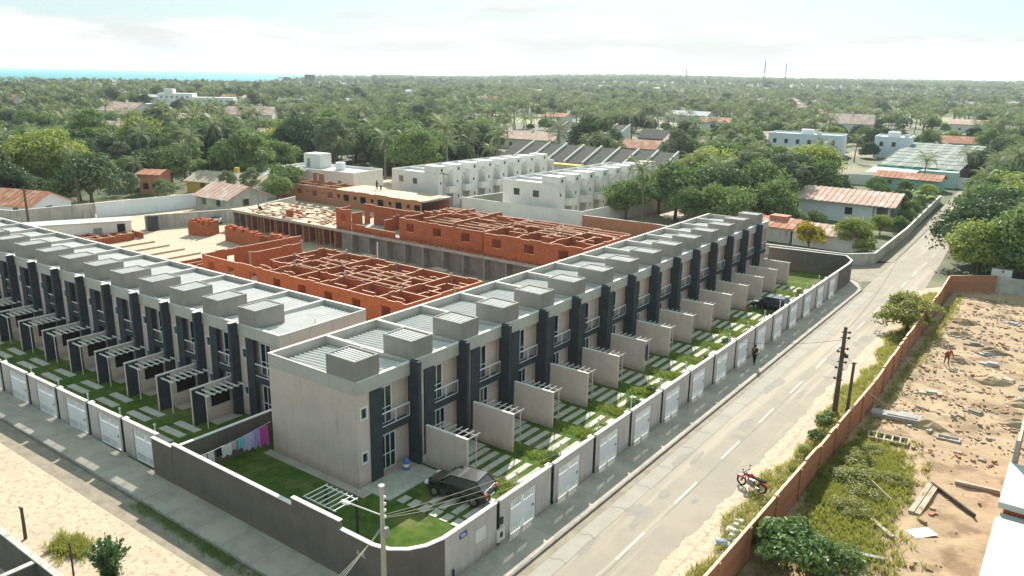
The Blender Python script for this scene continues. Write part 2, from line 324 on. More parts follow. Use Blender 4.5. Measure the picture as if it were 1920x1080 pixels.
ORD = ['first','second','third','fourth','fifth','sixth','seventh','eighth','ninth','tenth','eleventh','twelfth','thirteenth','fourteenth','fifteenth','sixteenth']
from mathutils import noise as mnoise
# ================================================================== SETTING
def sm(a, b, x):
    t = min(max((x-a)/(b-a), 0), 1); return t*t*(3-2*t)
def coast_r(px): return 1500 + 2400*sm(500, 680, px)
def az_px(x, y):
    d = Vector((x, y, 0)) - Vector((CAM.x, CAM.y, 0)); a = math.atan2(d.x, d.y) - YAW
    a = (a+math.pi) % (2*math.pi) - math.pi
    return (960+1481*math.tan(a)) if abs(a) < 1.3 else (9000 if a > 0 else -9000)
def terrain(x, y):
    r = math.hypot(x-CAM.x, y-CAM.y)
    if r < 420: return 0.0
    px = az_px(x, y)
    h = 17*sm(600, 3000, r)*sm(750, 1250, px) + 4*sm(900, 2500, r)*math.sin(x*0.004+1)*math.sin(y*0.0031)*sm(700, 1000, px)
    cr = coast_r(px)
    return h - 5*sm(cr-60, cr+40, r)
vs, fs = [], []
rr = [0.1, 120, 300, 420, 520, 650, 800, 950, 1080, 1150, 1200, 1260, 1350, 1440, 1480, 1540, 1700, 2000, 2300, 2700, 3100, 3600, 4200]
na = 240
for r in rr:
    for k in range(na):
        a = 2*math.pi*k/na; x = CAM.x + r*math.sin(a); y = CAM.y + r*math.cos(a)
        vs.append((x, y, terrain(x, y)))
for i in range(len(rr)-1):
    for k in range(na): fs.append((i*na+k, i*na+(k+1)%na, (i+1)*na+(k+1)%na, (i+1)*na+k))
mb = MB(); mb.add(vs, [f[::-1] for f in fs]); structure(mb.build('ground', 'earth'))
m = bpy.data.materials.new('sea_water'); m.use_nodes = True
b = m.node_tree.nodes['Principled BSDF']; b.inputs['Base Color'].default_value = (0.02, 0.25, 0.285, 1); b.inputs['Roughness'].default_value = 0.5; b.inputs['Specular IOR Level'].default_value = 0.08
wn = m.node_tree.nodes.new('ShaderNodeTexNoise'); wn.inputs['Scale'].default_value = 0.02
wb = m.node_tree.nodes.new('ShaderNodeBump'); wb.inputs['Strength'].default_value = 0.5; wb.inputs['Distance'].default_value = 2.0
wt = m.node_tree.nodes.new('ShaderNodeTexCoord'); m.node_tree.links.new(wt.outputs['Object'], wn.inputs['Vector'])
m.node_tree.links.new(wn.outputs[0], wb.inputs['Height']); m.node_tree.links.new(wb.outputs[0], b.inputs['Normal'])
mb = MB(); n = 96
mb.add([(CAM.x+13000*math.sin(2*math.pi*k/n), CAM.y+13000*math.cos(2*math.pi*k/n), -3) for k in range(n)], [tuple(range(n-1,-1,-1))]); structure(mb.build('sea', m))
def sheet(name, poly, z, m):
    mb = MB(); mb.add([(x, y, z) for x, y in poly], [tuple(range(len(poly)))]); return structure(mb.build(name, m))
# complex ground, streets, lot (each sheet a few mm above the one below)
sheet('sand_yard', [(-100,10),(-9,10),(-9,120),(-30,125),(-105,100),(-110,40)], 0.008, 'sand')
sheet('sand_street', [(-140,-14),(11.9,-14),(11.9,-8.4),(-140,-8.4)], 0.008, 'sand')
sheet('dirt_verge', [(-140,-9.9),(9.5,-9.9),(9.5,-8.4),(-140,-8.4)], 0.012, 'dirt')
sheet('front_yard_ground', [(-140,-60),(11.9,-60),(11.9,-14),(-140,-14)], 0.008, 'concrete')
# road: polygon along its real course
road = [(11.85,-70),(17.2,-70),(17.4,40),(17.3,72),(16.6,86),(14.6,120),(12.6,150),(11.0,178),(8.4,178),(9.6,150),(10.6,120),(11.4,92),(11.6,72),(11.85,60)]
sheet('road', road, 0.016, 'asphalt')
sheet('road_shoulder', [(11.85,-70),(13.1,-70),(13.1,66),(11.85,66)], 0.020, 'shoulder')
sheet('gutter', [(11.72,-6),(12.2,-6),(12.12,66.5),(11.72,66.5)], 0.024, 'dirt')
sheet('sand_verge', [(17.2,-40),(19.9,-40),(19.9,70),(18.6,74),(17.3,72),(17.4,40)], 0.012, 'sand')
sheet('side_street', [(-40,72.2),(8.5,72.4),(10.2,70),(12.2,72),(11.6,84),(-40,80)], 0.012, 'dirt')
sheet('road_edge_verge', [(9.3,82),(11.4,84),(10.4,120),(9.4,150),(8.2,178),(7.2,178),(8.4,146),(9.2,104)], 0.012, 'dirt')
def lot_z(x, y):
    p = Vector((x, y, 0)); b_ = mnoise.fractal(p*.55, 1.0, 2.0, 4)*.10+mnoise.fractal(p*2.1, 1.0, 2.0, 3)*.045
    row = .10*max(0, math.sin(y*1.21+.3*math.sin(x*.9)))**3*min(1, max(0, (y-24)/6)); return .10+b_+row
lx_ = np.concatenate([np.arange(20.15, 36, .26), np.arange(36, 70.1, 3)]); ly_ = np.arange(-6, 77, .3)
mb = MB(); vs = [(x, y, lot_z(x, y)*min(1, max(.1, (x-20.1)*1.2))) for y in ly_ for x in lx_]; nx = len(lx_)
mb.add(vs, [(j*nx+i, j*nx+i+1, (j+1)*nx+i+1, (j+1)*nx+i) for j in range(len(ly_)-1) for i in range(nx-1)]); mb.smooth = True; structure(mb.build('building_lot', 'lot'))
mb = MB()
for k in range(-1, 15):
    y = 3.05+6.77*k; mb.add([(14.84,y,0.021),(14.97,y,0.021),(14.97,y+3.05,0.021),(14.84,y+3.05,0.021)], [(0,1,2,3)])
structure(mb.build('road_marking', 'paint'))
mb = MB()    # cracks and joints across the shoulder, the centre seam of the paving
for k in range(26):
    y = -5+3.1*k+rnd.uniform(-.3,.3); pts = [(11.9, y), (12.4, y-.15), (12.75, y+.1), (13.15, y-.1)]
    for p, q in zip(pts, pts[1:]): mb.add([(p[0],p[1],0.0235),(q[0],q[1],0.0235),(q[0],q[1]+.07,0.0235),(p[0],p[1]+.07,0.0235)], [(0,1,2,3)])
for y0, y1, x in [(-20,78,15.03),(-20,66,13.1)]:
    y = y0
    while y < y1:
        d = rnd.uniform(2,6)
        if rnd.random() < .8: mb.add([(x,y,0.0235),(x+.035,y,0.0235),(x+.035+rnd.uniform(-.03,.03),y+d,0.0235),(x,y+d,0.0235)], [(0,1,2,3)])
        y += d
structure(mb.build('road_joint', 'kerb'))
mb = MB(); ys = np.arange(-30, 71, .5); jit = [0.45*mnoise.fractal(Vector((y*.35, 3, 0)), 1.0, 2.0, 4)+.25*mnoise.noise(Vector((y*1.7, 9, 0))) for y in ys]
mb.add([(17.6, y, .0225) for y in ys]+[(16.95+j, y, .0225) for y, j in zip(ys, jit)], [(i, i+1, len(ys)+i+1, len(ys)+i) for i in range(len(ys)-1)]); structure(mb.build('sand_drift', 'sand'))
mb = MB()       # repaired patches and oil marks on the carriageway
for i in range(26):
    x, y = rnd.uniform(12.9, 16.6), rnd.uniform(-8, 68); rx, ry = rnd.uniform(.15,.6), rnd.uniform(.4,1.6); n_ = 11
    mb.add([(x+rx*math.cos(2*math.pi*k/n_)*rnd.uniform(.6,1.1), y+ry*math.sin(2*math.pi*k/n_)*rnd.uniform(.6,1.1), .0195+.00005*i) for k in range(n_)], [tuple(range(n_))])
structure(mb.build('road_patch', 'patch'))
# pavements with kerbs
mb = MB(); mb.prism([(9.6,-4),(11.6,-1.2),(11.6,66),(10.6,69.2),(9.5,70.5),(9.5,-4)][:6], 0, 0.12); mb.prism([(-140,-8.3),(6.5,-8.3),(9.0,-7.6),(9.62,-4.6),(8.5,-5.9),(7.6,-6.05),(-140,-6.05)], 0, 0.123)
mb.prism([(6.5,-8.3),(9.2,-8.3),(11.2,-5),(11.6,-1.2),(9.6,-4.2),(9.0,-7.6)], 0, 0.117)
structure(mb.build('pavement', 'concrete'))
mb = MB()
path = [(-140,-8.42),(8.9,-8.42),(10.4,-7.2),(11.4,-5),(11.72,-1.5),(11.72,66.2),(10.7,69.6),(9.6,70.8)]
inn = [(-140,-8.3),(8.8,-8.3),(10.3,-7.0),(11.28,-4.9),(11.6,-1.4),(11.6,66.1),(10.6,69.4),(9.5,70.6)]
for i in range(len(path)-1): mb.prism([path[i], path[i+1], inn[i+1], inn[i]], 0, 0.135+0.003*(i % 2))
structure(mb.build('kerb', 'kerb'))
mb = MB()     # expansion joints of the pavement
for k in range(30):
    y = -2+2.4*k; mb.add([(9.72,y,.1215),(11.58,y,.1215),(11.58,y+.03,.1215),(9.72,y+.03,.1215)], [(0,1,2,3)])
for k in range(40):
    x = 6-2.4*k; mb.add([(x,-8.28,.1245),(x+.03,-8.28,.1245),(x+.03,-6.12,.1245),(x,-6.12,.1245)], [(0,1,2,3)])
structure(mb.build('pavement_joint', 'kerb'))
# lawns
lawnR = sheet('front_lawn', [(0.02,-5.9),(7.5,-5.9),(8.5,-5.5),(9.3,-4.7),(9.55,-3.7),(9.55,67.5),(8.4,71.4),(-0.6,70.7),(0.02,67)], 0.05, 'lawn')
lawnS = sheet('side_lawn', [(-8.9,-5.95),(0.02,-5.95),(0.02,-0.02),(-8.9,-0.02)], 0.05, 'lawn')
LX, LY, LA = -9.74, 2.45, 0.0207           # left terrace: its right end corner and its turn
def Lp(u, v, z=0): return (LX-u*math.cos(LA)+v*math.sin(LA), LY-u*math.sin(LA)-v*math.cos(LA), z)
lawnL = sheet('terrace_lawn', [Lp(70,0)[:2], (-80,-5.95), (-9.2,-5.95), (-9.2,2.3)], 0.05, 'lawn')
def slab_me(lx, ly):
    mb = MB(); mb.box(-lx/2, lx/2, -ly/2, ly/2, -0.03, 0.035); return mb.mesh('paving_slab', 'paver')
sR = slab_me(0.42, 2.5); sL = slab_me(2.35, 0.55); sC = slab_me(0.5, 0.75); sP = slab_me(2.2, 4.2)
for k in range(14):
    for i in range(8):
        if k == 0 and i < 2: continue
        o = link('paving_slab', sR, lawnR, (2.6+0.82*i+rnd.uniform(-.04,.04), 4.5*k+(2.75 if k else 2.55)+rnd.uniform(-.06,.06), 0.05), rnd.uniform(-.015,.015))
    link('paving_slab', sP, lawnR, (1.15, 4.5*k+2.2, 0.06))
for i in range(9): link('paving_slab', sC, lawnR, (2.0+.78*i, 0.75, 0.05), rnd.uniform(-.03,.03))
for k in range(13):
    for i in range(4):
        x, y, z = Lp(4.28+4*k-2.55+rnd.uniform(-.05,.05)-.35, 3.75+0.98*i+rnd.uniform(-.04,.04)); link('paving_slab', sL, lawnL, (x, y, 0.06), LA+rnd.uniform(-.02,.02))
# ================================================================== ROW HOUSES
D = 7.69
def row_house(W, side, last=False, divider=True):
    """local axes: x out to the street, y along the row, seen left to right from the street"""
    r = thing('row_house', 'x', 'row house')
    e = 0.003; y0, y1 = e, W-e; fy = W-0.3; n0, s1 = (.95, 1.85) if side == 'R' else (.74, 1.52); FV = .74 if side == 'R' else .62
    mb = MB()
    mb.box(-D, -0.17, y0, y0+.15, 0, 5.72); mb.box(-D, -.45, y1-.15, y1, 0, 5.72); mb.box(-D, -D+.15, y0+.15, y1-.15, 0, 5.72)
    mb.wall('y', y0, n0, -.17, -.01, 0, 5.72, [(.3,.66,1.55,2.1),(.28,.68,4.25,4.85)])
    mb.box(-.6, -.45, n0, y1-.15, 0.12, 5.72); mb.box(-.6, -.17, n0-.15, n0, 0, 5.72)
    mb.box(-.45, -0.02, y1-.15, y1, 0, 5.72); mb.box(-.45, 0.0, s1+.01, y1-.15, 0, 0.12)
    mb.build('facade_wall', 'plaster', r)
    mb = MB(); t = .13
    mb.box(-.15, .03, y0, y1, 5.72, 6.52); mb.box(-D, -D+.15, y0, y1, 5.72, 6.52)
    mb.box(-D+.15, -.15, y0, y0+t, 5.72, 6.50); mb.box(-D+.15, -.15, y1-t, y1, 5.72, 6.50)
    mb.box(-.46, -.15, n0, y1-.13, 5.70, 5.86)
    pa = mb.build('parapet', 'fascia', r)
    mb = MB()
    mb.box(-.19, .05, y0, y1, 6.52, 6.56); mb.build('coping', 'cap', pa); MB().box(-D-.02, -D+.19, y0, y1, 6.52, 6.56).build('coping', 'cap', pa)
    MB().box(-D+.19, -.19, y0, y0+.14, 6.50, 6.53).build('coping', 'coping_grey', pa); MB().box(-D+.19, -.19, y1-.14, y1, 6.50, 6.53).build('coping', 'coping_grey', pa)
    # corrugated sheet, falling to the back gutter
    mb = MB(); nn = int((W-.3)/.06); xs = [-.17, -2.6, -5.0, -D+.5]
    vs = [(x, .14+(W-.28)*i/nn, (6.36+.055*(x+.17) if side == 'R' else 6.40+.03*(x+.17))+(.085 if side == 'R' else .07)*math.cos(2*math.pi*i/6)-(0.02*(j % 2))) for j, x in enumerate(xs) for i in range(nn+1)]
    mb.add(vs, [(j*(nn+1)+i, j*(nn+1)+i+1, (j+1)*(nn+1)+i+1, (j+1)*(nn+1)+i) for j in range(len(xs)-1) for i in range(nn)])
    mb.smooth = True
    rf = mb.build('roof_sheet', 'fibre', r)
    mb = MB(); mb.box(-D+.15, -D+.5, .13, W-.13, 5.8, 5.86); mb.build('gutter', 'slab', r)
    mb = MB(); mb.tube([(-3.6, W-.7, 5.9), (-3.6, W-.7, 6.75)], .06, 6); mb.build('vent_pipe', 'white', r)
    mb = MB(); bx0 = -2.42; bz = 7.72
    mb.wall('x', bx0, -.06, y0, .13, 6.05, bz); mb.wall('x', bx0, -.06, 1.72, 1.85, 6.05, bz); mb.wall('y', .13, 1.72, bx0, bx0+.13, 6.05, bz); mb.wall('y', .13, 1.72, -.19, -.06, 6.05, bz)
    tk = mb.build('tank_housing', 'tank', r)
    mb = MB(); mb.box(bx0+.13, -.19, .13, 1.72, bz-.2, bz-.12)
    for i in range(6): mb.box(bx0+.14, -.2, .2+.25*i, .32+.25*i, bz-.12, bz-.05)
    mb.build('tank_cover', 'fibre', tk)
    mb = MB(); mb.box(-.16, .07, n0+.003, s1, 0, 5.715); mb.build('wall_strip', 'charcoal', r)
    mb = MB(); mb.box(-.449, .02, s1+.003, fy if not last else y1-.16, 2.72, 3.1); mb.build('balcony_slab', 'charcoal', r)
    mb = MB(); yr = fy if not last else y1-.16
    mb.box(-.04, .02, s1+.01, yr, 3.97, 4.04); mb.box(-.03, .01, s1+.01, yr, 3.16, 3.2); mb.box(-.03, .01, yr-.06, yr-.02, 3.2, 3.97); mb.box(-.03, .01, (s1+yr)/2-.025, (s1+yr)/2+.025, 3.2, 3.97)
    rl = mb.build('railing', 'white', r); mb = MB()
    nb = 15
    for i in range(nb):
        yy = s1+.06+(yr-s1-.15)*i/(nb-1); mb.box(-.018, -.002, yy, yy+.022, 3.2, 3.97)
    tag(mb.build('baluster', 'steel', rl), kind='stuff')
    def door(yy0, yy1, z0, z1, npan):
        f = MB(); f.box(-.45, -.40, yy0, yy0+.07, z0, z1); f.box(-.45, -.40, yy1-.07, yy1, z0, z1); f.box(-.45, -.40, yy0+.07, yy1-.07, z1-.07, z1); f.box(-.45, -.40, yy0+.07, yy1-.07, z0, z0+.06)
        f.box(-.445, -.405, yy0+.07, yy1-.07, z0+.95, z0+1.01)
        st = (yy1-yy0-.14)/npan
        for i in range(1, npan): f.box(-.447, -.403, yy0+.05+st*i, yy0+.11+st*i, z0+.06, z1-.07)
        fo = f.build('glass_door', 'white', r)
        for i in range(npan):
            p = MB(); p.box(-.44, -.415, yy0+.07+st*i+.02, yy0+.07+st*(i+1)-.02, z0+.07, z1-.08); p.build('pane', 'glass', fo)
    door(s1+.15, s1+1.25, 3.12, 5.45, 2); door(s1+.15, s1+1.5, .14, 2.4, 3)
    for (a, b_, c, d) in ((.3,.66,1.55,2.1),(.28,.68,4.25,4.85)):
        f = MB(); f.wall('y', a-.09, b_+.09, -.03, .035, c-.09, d+.09, [(a, b_, c, d)]); fo = f.build('window', 'white', r)
        p = MB(); p.box(-.12, -.09, a, b_, c, d); p.build('pane', 'glass', fo)
    if not last:
        mb = MB(); mb.box(.06, FV, fy, W-.03, 0, 6.64); mb.box(-.14, .06, fy, W-.03, 0, 5.7); fn = mb.build('fin_wall', 'charcoal', r)
        mb = MB(); mb.box(.04, FV+.02, fy-.02, W-.01, 6.64, 6.68); mb.build('fin_coping', 'cap' if side == 'L' else 'charcoal', fn)
    if divider:
        o, va, vb = (.06, .95, 4.15) if side == 'R' else (-.98, .15, 3.35)
        mb = MB(); mb.box(va, vb, o, o+.15, 0, 2.6); dw = mb.build('divider_wall', 'plaster', r)
        mb = MB(); mb.box(va, vb+.02, o-.015, o+.165, 2.6, 2.65); mb.build('coping', 'cap', dw)
        pg = MB(); pw = 1.25
        pg.box(vb-.34, vb-.29, o+pw-.025, o+pw+.025, 0, 2.32); pg.box(va+.1, vb-.2, o+pw-.02, o+pw+.02, 2.32, 2.36)
        po = pg.build('pergola', 'fascia' if side == 'R' else 'cap', r)
        me = MB(); q_ = .018 if side == 'R' else .035; me.box(-q_, q_, 0, pw+.2, 2.36, 2.41+q_); me = me.mesh('rafter', 'fascia' if side == 'R' else 'cap')
        for i in range(7): link('rafter', me, po, (va+.15+(vb-va-.45)*i/6, o+.15, 0))
        if side == 'L':
            mb = MB(); mb.box(vb-.95, vb-.02, o+.153, o+.19, 0, 2.56); mb.build('dark_cladding', 'charcoal', r)
            mb = MB(); mb.box(va+.05, vb-1.0, o+.153, o+.42, 0, .92); mb.build('bar_counter', 'plaster', r)
            mb = MB(); mb.box(va+.35, vb-1.4, o+.153, o+.17, .95, 2.15); mb.build('dark_niche', 'void', r)
            mb = MB(); mb.box(va+.3, vb-1.02, o+.42, o+1.3, .02, .1); mb.build('patio_floor', 'concrete', r)
    return r
hR = row_house(4.5, 'R')
first = row_house(4.5, 'R', divider=False)
first['label'] = 'two-storey corner row house with a blank beige side wall beside the walled corner garden'
mb = MB(); mb.box(-D, 0.028, -.02, .001, 5.72, 6.52); mb.box(-D-.02, .05, -.045, .001, 6.52, 6.56); mb.build('side_band', 'fascia', first)
mb = MB(); mb.box(-.16, -.06, -.03, .004, .1, 1.9); mb.build('service_duct', 'plaster', first)
sheet('house_apron', [(-8.0,-.6),(0.9,-.6),(0.9,4.2),(-0.02,4.2),(-0.02,-.02),(-8.0,-.02)], 0.062, 'concrete')
GR = 'grey two-storey row houses along the paved road'
hR.location = (0, 4.5, 0); hR['group'] = GR; hR['label'] = 'row house on the paved road, next door to the corner house with the side garden'
for k in range(2, 14): dup(hR, (0, 4.5*k, 0), 0.0, f'{ORD[k]} row house on the paved road, counted from the corner garden end', GR)
e = row_house(4.0, 'R', last=True); e.location = (0, 63, 0); e['label'] = 'row house at the far end of the paved road terrace, beside the green lawn'; e['group'] = GR; first['group'] = GR
GL = 'grey two-storey row houses along the sandy street'
RZ = -math.pi/2 + LA
hL = row_house(4.0, 'L'); hL.location = Lp(8.28, 0); hL.rotation_euler = (0, 0, RZ); hL['group'] = GL
hL['label'] = 'row house on the sandy street, second from the end beside the dark cross wall'
for k in range(1, 14): dup(hL, Lp(8.28+4*k, 0), RZ, f'{ORD[k+1]} row house on the sandy street, counted from the end beside the dark cross wall', GL)
e = row_house(4.28, 'L', last=True); e.location = Lp(4.28, 0); e.rotation_euler = (0,0,RZ); e['group'] = GL
e['label'] = 'end row house of the sandy street terrace, its side wall facing the corner house'
# ------------------------------------------------------------------ garden walls
def garden_wall(W, rec, g, wm, label, h=2.58, niche=True):
    r = thing('garden_wall', label, 'garden wall')
    mb = MB(); e = .002
    mb.box(-.16, -.01, e, rec[0], 0, h); mb.box(-.36, -.16, rec[0]-.12, rec[0], 0, h-.1); mb.box(-.36, -.16, rec[1], rec[1]+.12, 0, h-.1)
    mb.box(-.16, -.01, rec[1], g[0], 0, h); mb.box(-.16, -.01, g[1], W-e, 0, h); mb.box(-.16, -.015, g[0], g[1], 2.12, h)
    mb.box(-.2, .01, g[0]-.14, g[0]-.001, .1, 2.1)
    mb.build('wall', wm, r)
    MB().box(-.42, -.36, rec[0]-.05, rec[1]+.05, 0, h-.1).box(-.355, -.04, rec[0]+.002, rec[0]+.02, .13, h-.1).box(-.355, -.04, rec[1]-.02, rec[1]-.002, .13, h-.1).build('niche_lining', 'charcoal', r)
    [MB().box(*b_).build('coping', 'cap', r) for b_ in ((-.2, .03, e, rec[0]+.02, h, h+.05), (-.2, .03, rec[1]-.02, W-e, h, h+.05), (-.46, -.34, rec[0]-.05, rec[1]+.05, h-.1, h-.05))]
    mb = MB(); mb.box(-.355, -.2, rec[0]+.04, rec[1]-.04, .9, 1.5); mb.box(-.34, -.24, rec[0]+.06, rec[1]-.1, 1.8, 2.1); mb.box(-.3, -.2, rec[0]+.02, rec[1]-.02, .1, .45); mb.build('meter_box', 'grey_block', r)
    mb = MB(); a, b_ = g[0]+.03, g[1]-.03; mid = (a+b_)/2
    mb.box(-.11, -.06, a, b_, .62, 1.62); mb.box(-.12, -.05, a, a+.06, .1, 2.1); mb.box(-.12, -.05, b_-.06, b_, .1, 2.1); mb.box(-.12, -.05, mid-.04, mid+.04, .1, .62); mb.box(-.12, -.05, mid-.04, mid+.04, 1.62, 2.1)
    mb.box(-.12, -.05, a+.06, b_-.06, 2.04, 2.1); mb.box(-.12, -.05, a+.06, b_-.06, .1, .16)
    n = 16
    for i in range(1, n):
        yy = a+(b_-a)*i/n
        if abs(yy-mid) < .06: continue
        mb.box(-.1, -.07, yy-.028, yy+.028, .16, .62); mb.box(-.1, -.07, yy-.028, yy+.028, 1.62, 2.04)
    gt = mb.build('gate', 'gate', r)
    mb = MB(); mb.box(-.048, -.02, g[1]-.35, g[1]-.2, 1.0, 1.12); mb.build('handle', 'steel', gt)
    mb = MB(); mb.box(-.5, .55, rec[0]-.1, rec[1]+.35, .118, .128); mb.build('kerb_step', 'concrete', r)
    return r
gR = garden_wall(4.5, (.52,.84), (1.28,3.6), 'wall_light', 'x'); GG = 'white gates in the garden wall along the paved road'
gR.location = (9.7, 4.5, 0); gR['group'] = GG; gR['label'] = 'second gated garden wall bay along the paved road, next to the corner bay'
for k in range(2, 14): dup(gR, (9.7, 4.5*k, 0), 0.0, f'{ORD[k]} gated garden wall bay along the paved road, counted from the corner', GG)
GGL = 'white gates in the garden wall along the sandy street'
gL = garden_wall(4.0, (.05,.36), (1.42,3.85), 'wall_light', 'x', 2.45); gL.rotation_euler = (0,0,RZ); gL['group'] = GGL
gL.location = Lp(5.05+4, 8.3); gL['label'] = 'gated garden wall bay on the sandy street, second from the dark corner wall'
for k in range(1, 13): dup(gL, Lp(9.05+4*k, 8.3), RZ, f'{ORD[k+1]} gated garden wall bay on the sandy street, counted from the dark corner wall', GGL)
o = dup(gL, Lp(5.05, 8.3), RZ, 'gated garden wall bay on the sandy street, right beside the dark corner wall', GGL)
def poly_wall(name, pts, th, h0, h, mw, label, cat='garden wall', cap=True, h_list=None, parent=None):
    r = parent or thing(name, label, cat)
    def off(i, d):
        p = Vector(pts[i]); a = (p-Vector(pts[i-1])).normalized() if i else None; b = (Vector(pts[i+1])-p).normalized() if i < len(pts)-1 else None
        t = ((a or b)+(b or a)).normalized(); nrm = Vector((t.y, -t.x)); return p + nrm*d
    mb = MB(); mc = MB()
    for i in range(len(pts)-1):
        a, b = off(i, -th/2), off(i+1, -th/2); c, d = off(i+1, th/2), off(i, th/2)
        mb.prism([tuple(a), tuple(b), tuple(c), tuple(d)][::-1], h0, h)
        a, b = off(i, -th/2-.035), off(i+1, -th/2-.035); c, d = off(i+1, th/2+.035), off(i, th/2+.035)
        mc.prism([tuple(a), tuple(b), tuple(c), tuple(d)][::-1], h, h+.05)
    mb.build('wall', mw, r)
    if cap: mc.build('coping', 'cap', r)
    return r
r = poly_wall('garden_wall', [(-10.6,-6.14),(-8.55,-6.12)], .15, 0, 2.42, 'wall_dark', 'short plain taupe wall piece between the last white gate and the corner garden wall')
r = poly_wall('corner_garden_wall', [(-8.54,-6.1),(1.92,-6.1)], .16, 0, 2.62, 'wall_dark', 'long dark taupe garden wall rounding the street corner, with a raised stretch and white coping')
poly_wall('', [(1.92,-6.102),(5.38,-6.102)], .16, 0, 3.0, 'wall_dark', '', parent=r)
poly_wall('', [(5.38,-6.1),(7.5,-6.1),(8.3,-5.9),(8.95,-5.4),(9.4,-4.7),(9.62,-3.76)], .16, 0, 2.58, 'wall_dark', '', parent=r)
poly_wall('', [(9.62,-3.76),(9.62,.02)], .16, 0, 2.58, 'wall_light', '', parent=r)
c0 = garden_wall(4.48, (.12,.4), (1.28,3.6), 'wall_light', 'x')
c0.location = (9.7, .02, 0); c0['group'] = GG; c0['label'] = 'first gated wall bay on the paved road, with meters and a notice plate beside it'
r = poly_wall('garden_wall', [(9.62,63.02),(9.62,67.6),(9.45,69.6),(8.3,71.75),(4,71.3),(-0.8,70.75)], .16, 0, 2.58, 'wall_dark', 'dark end wall enclosing the bright green lawn at the far end of the row')
poly_wall('garden_wall', [(-9.12,-5.98),(-9.12,2.2)], .16, 0, 2.05, 'wall_dark', 'dark cross wall between the end terrace house and the corner garden')
# plates on the corner wall
t = tag(MB().box(9.703, 9.72, -1.55, -.75, 1.15, 1.85).build('notice_plate', 'cap'), 'blank pale notice plate fixed on the light corner wall', 'sign')
sg = thing('street_sign', 'small blue street name plate on the light corner wall', 'sign', (9.703, -2.75, 2.0))
MB().box(0, .015, 0, .55, 0, .3).build('plate', cloth('sign_blue', (.08, .09, .35)), sg)
MB().box(.016, .02, .08, .4, .17, .22).box(.016, .02, .12, .47, .08, .12).build('lettering', 'white', sg)
t = thing('meter_cabinet', 'pale meter cabinet with dark dial window low on the light corner wall', 'meter', (9.703, .1, 0))
MB().box(0, .1, 0, .62, .4, 1.1).build('cabinet', 'cap', t); MB().box(.1, .11, .2, .42, .6, .9).build('window', 'glass', t); MB().box(0, .08, .15, .5, 1.3, 1.65).build('upper_box', 'charcoal', t)
tag(MB().box(9.75, 9.82, -3.3, -3.22, .1, .75).build('bollard', 'charcoal'), 'short black post standing against the light corner wall on the pavement', 'post')
# house number painted on the dark wall
nb = MB()
for dx, segs in ((0, [(0,0,.14,.03),(0,.19,.14,.22),(0,.095,.14,.125),(.11,0,.14,.22)]), (.22, [(.11,0,.14,.22)]), (.42, [(0,0,.03,.22),(0,0,.14,.03)])):
    for a, b_, c, d in segs: nb.box(6.5+dx+a, 6.5+dx+c, -6.192, -6.186, 1.75+b_, 1.75+d)
tag(nb.build('house_number', 'cap'), 'small pale house number on the dark corner wall', 'number')
# ================================================================== CONSTRUCTION SITE
def brick_wall(parent, axis, a0, a1, c, z0, h, holes=(), th=.145, mats=('brick','mortar'), rag=1.0, seed=None):
    """raw brick wall with ragged, mortar-smeared top course, lightened as if sunlit"""
    q = random.Random(seed if seed is not None else rnd.random()); mb = MB()
    hs = [(a0+s0, a0+s1, z0+u, z0+v) for s0, s1, u, v in holes]
    mb.wall(axis, a0, a1, c-th/2, c+th/2, z0, z0+h, hs, 0, 1)
    x = a0+.01
    while x < a1-.3:
        d = q.choice([.4,.8,1.2,1.6]); d = min(d, a1-x-.01)
        k = q.choice([0,0,0,0,1,1] if rag <= 1 else [0,0,0,1,1,2]) if rag else 0
        if k:
            zz = z0+h+.095*k*min(rag, 1.5)
            if axis == 'x': mb.box(x, x+d-.012, c-th/2+.004, c+th/2-.004, z0+h, zz, 0, 1)
            else: mb.box(c-th/2+.004, c+th/2-.004, x, x+d-.012, z0+h, zz, 0, 1)
        x += d
    return mb.build('brick_wall', list(mats), parent)
D0 = thing('unfinished_brick_house', 'long roofless row of orange brick rooms behind the sandy street terrace', 'building site')
x0, x1, yf, yb, H = -49.2, -17.4, 22.2, 33.2, 2.75
U = 3.975
wins = []
for k in range(8):
    if k in (0,): wins += [(U*k+1.0, U*k+2.3, 1.0, 2.1)]
    else: wins += [(U*k+.7, U*k+1.9, .95, 2.1)]
brick_wall(D0, 'x', x0, x1, yf, 0, H, wins)
brick_wall(D0, 'x', x0+U*2, x1, yb, 0, H, [(U*k+1, U*k+1.9, 0, 2.1) for k in range(6)])
brick_wall(D0, 'y', yf+.08, yb+3, x0, 0, H+.05, [(3,4,.9,2)])
brick_wall(D0, 'y', yf+3.2, yb-.08, x0+U, 0, H+.15)
for k in range(2, 9): brick_wall(D0, 'y', yf+(.08 if k > 2 else 3.2), yb-.08, x0+U*k-(.0 if k < 8 else .08), 0, H, [])
for k in range(2, 8):
    xa = x0+U*k+.08; xb = xa+U-.16
    brick_wall(D0, 'x', xa, xb, yf+3.4, 0, H-.1, [(.4,1.2,0,2.1)])
    brick_wall(D0, 'x', xa, xa+U*.55, yf+6.6, 0, H-.15, [])
    brick_wall(D0, 'x', xa+U*.45, xb, yf+5.2, 0, H-.1, [])
    brick_wall(D0, 'y', yf+3.5, yf+6.5, xa+U*.5, 0, H-.2, [(.9,1.7,0,2.1)])
    brick_wall(D0, 'y', yf+6.7, yf+8.3, xa+U*.32, 0, H-.12, [])
    brick_wall(D0, 'x', xa+.2, xa+U*.5, yf+1.7, 0, H-.3, [])
    brick_wall(D0, 'x', xa+U*.5, xb, yf+9.6, 0, H-.2, [])
    if k > 2: brick_wall(D0, 'x', xa+1.5, xb, yf+8.4, 0, H-.1, [])
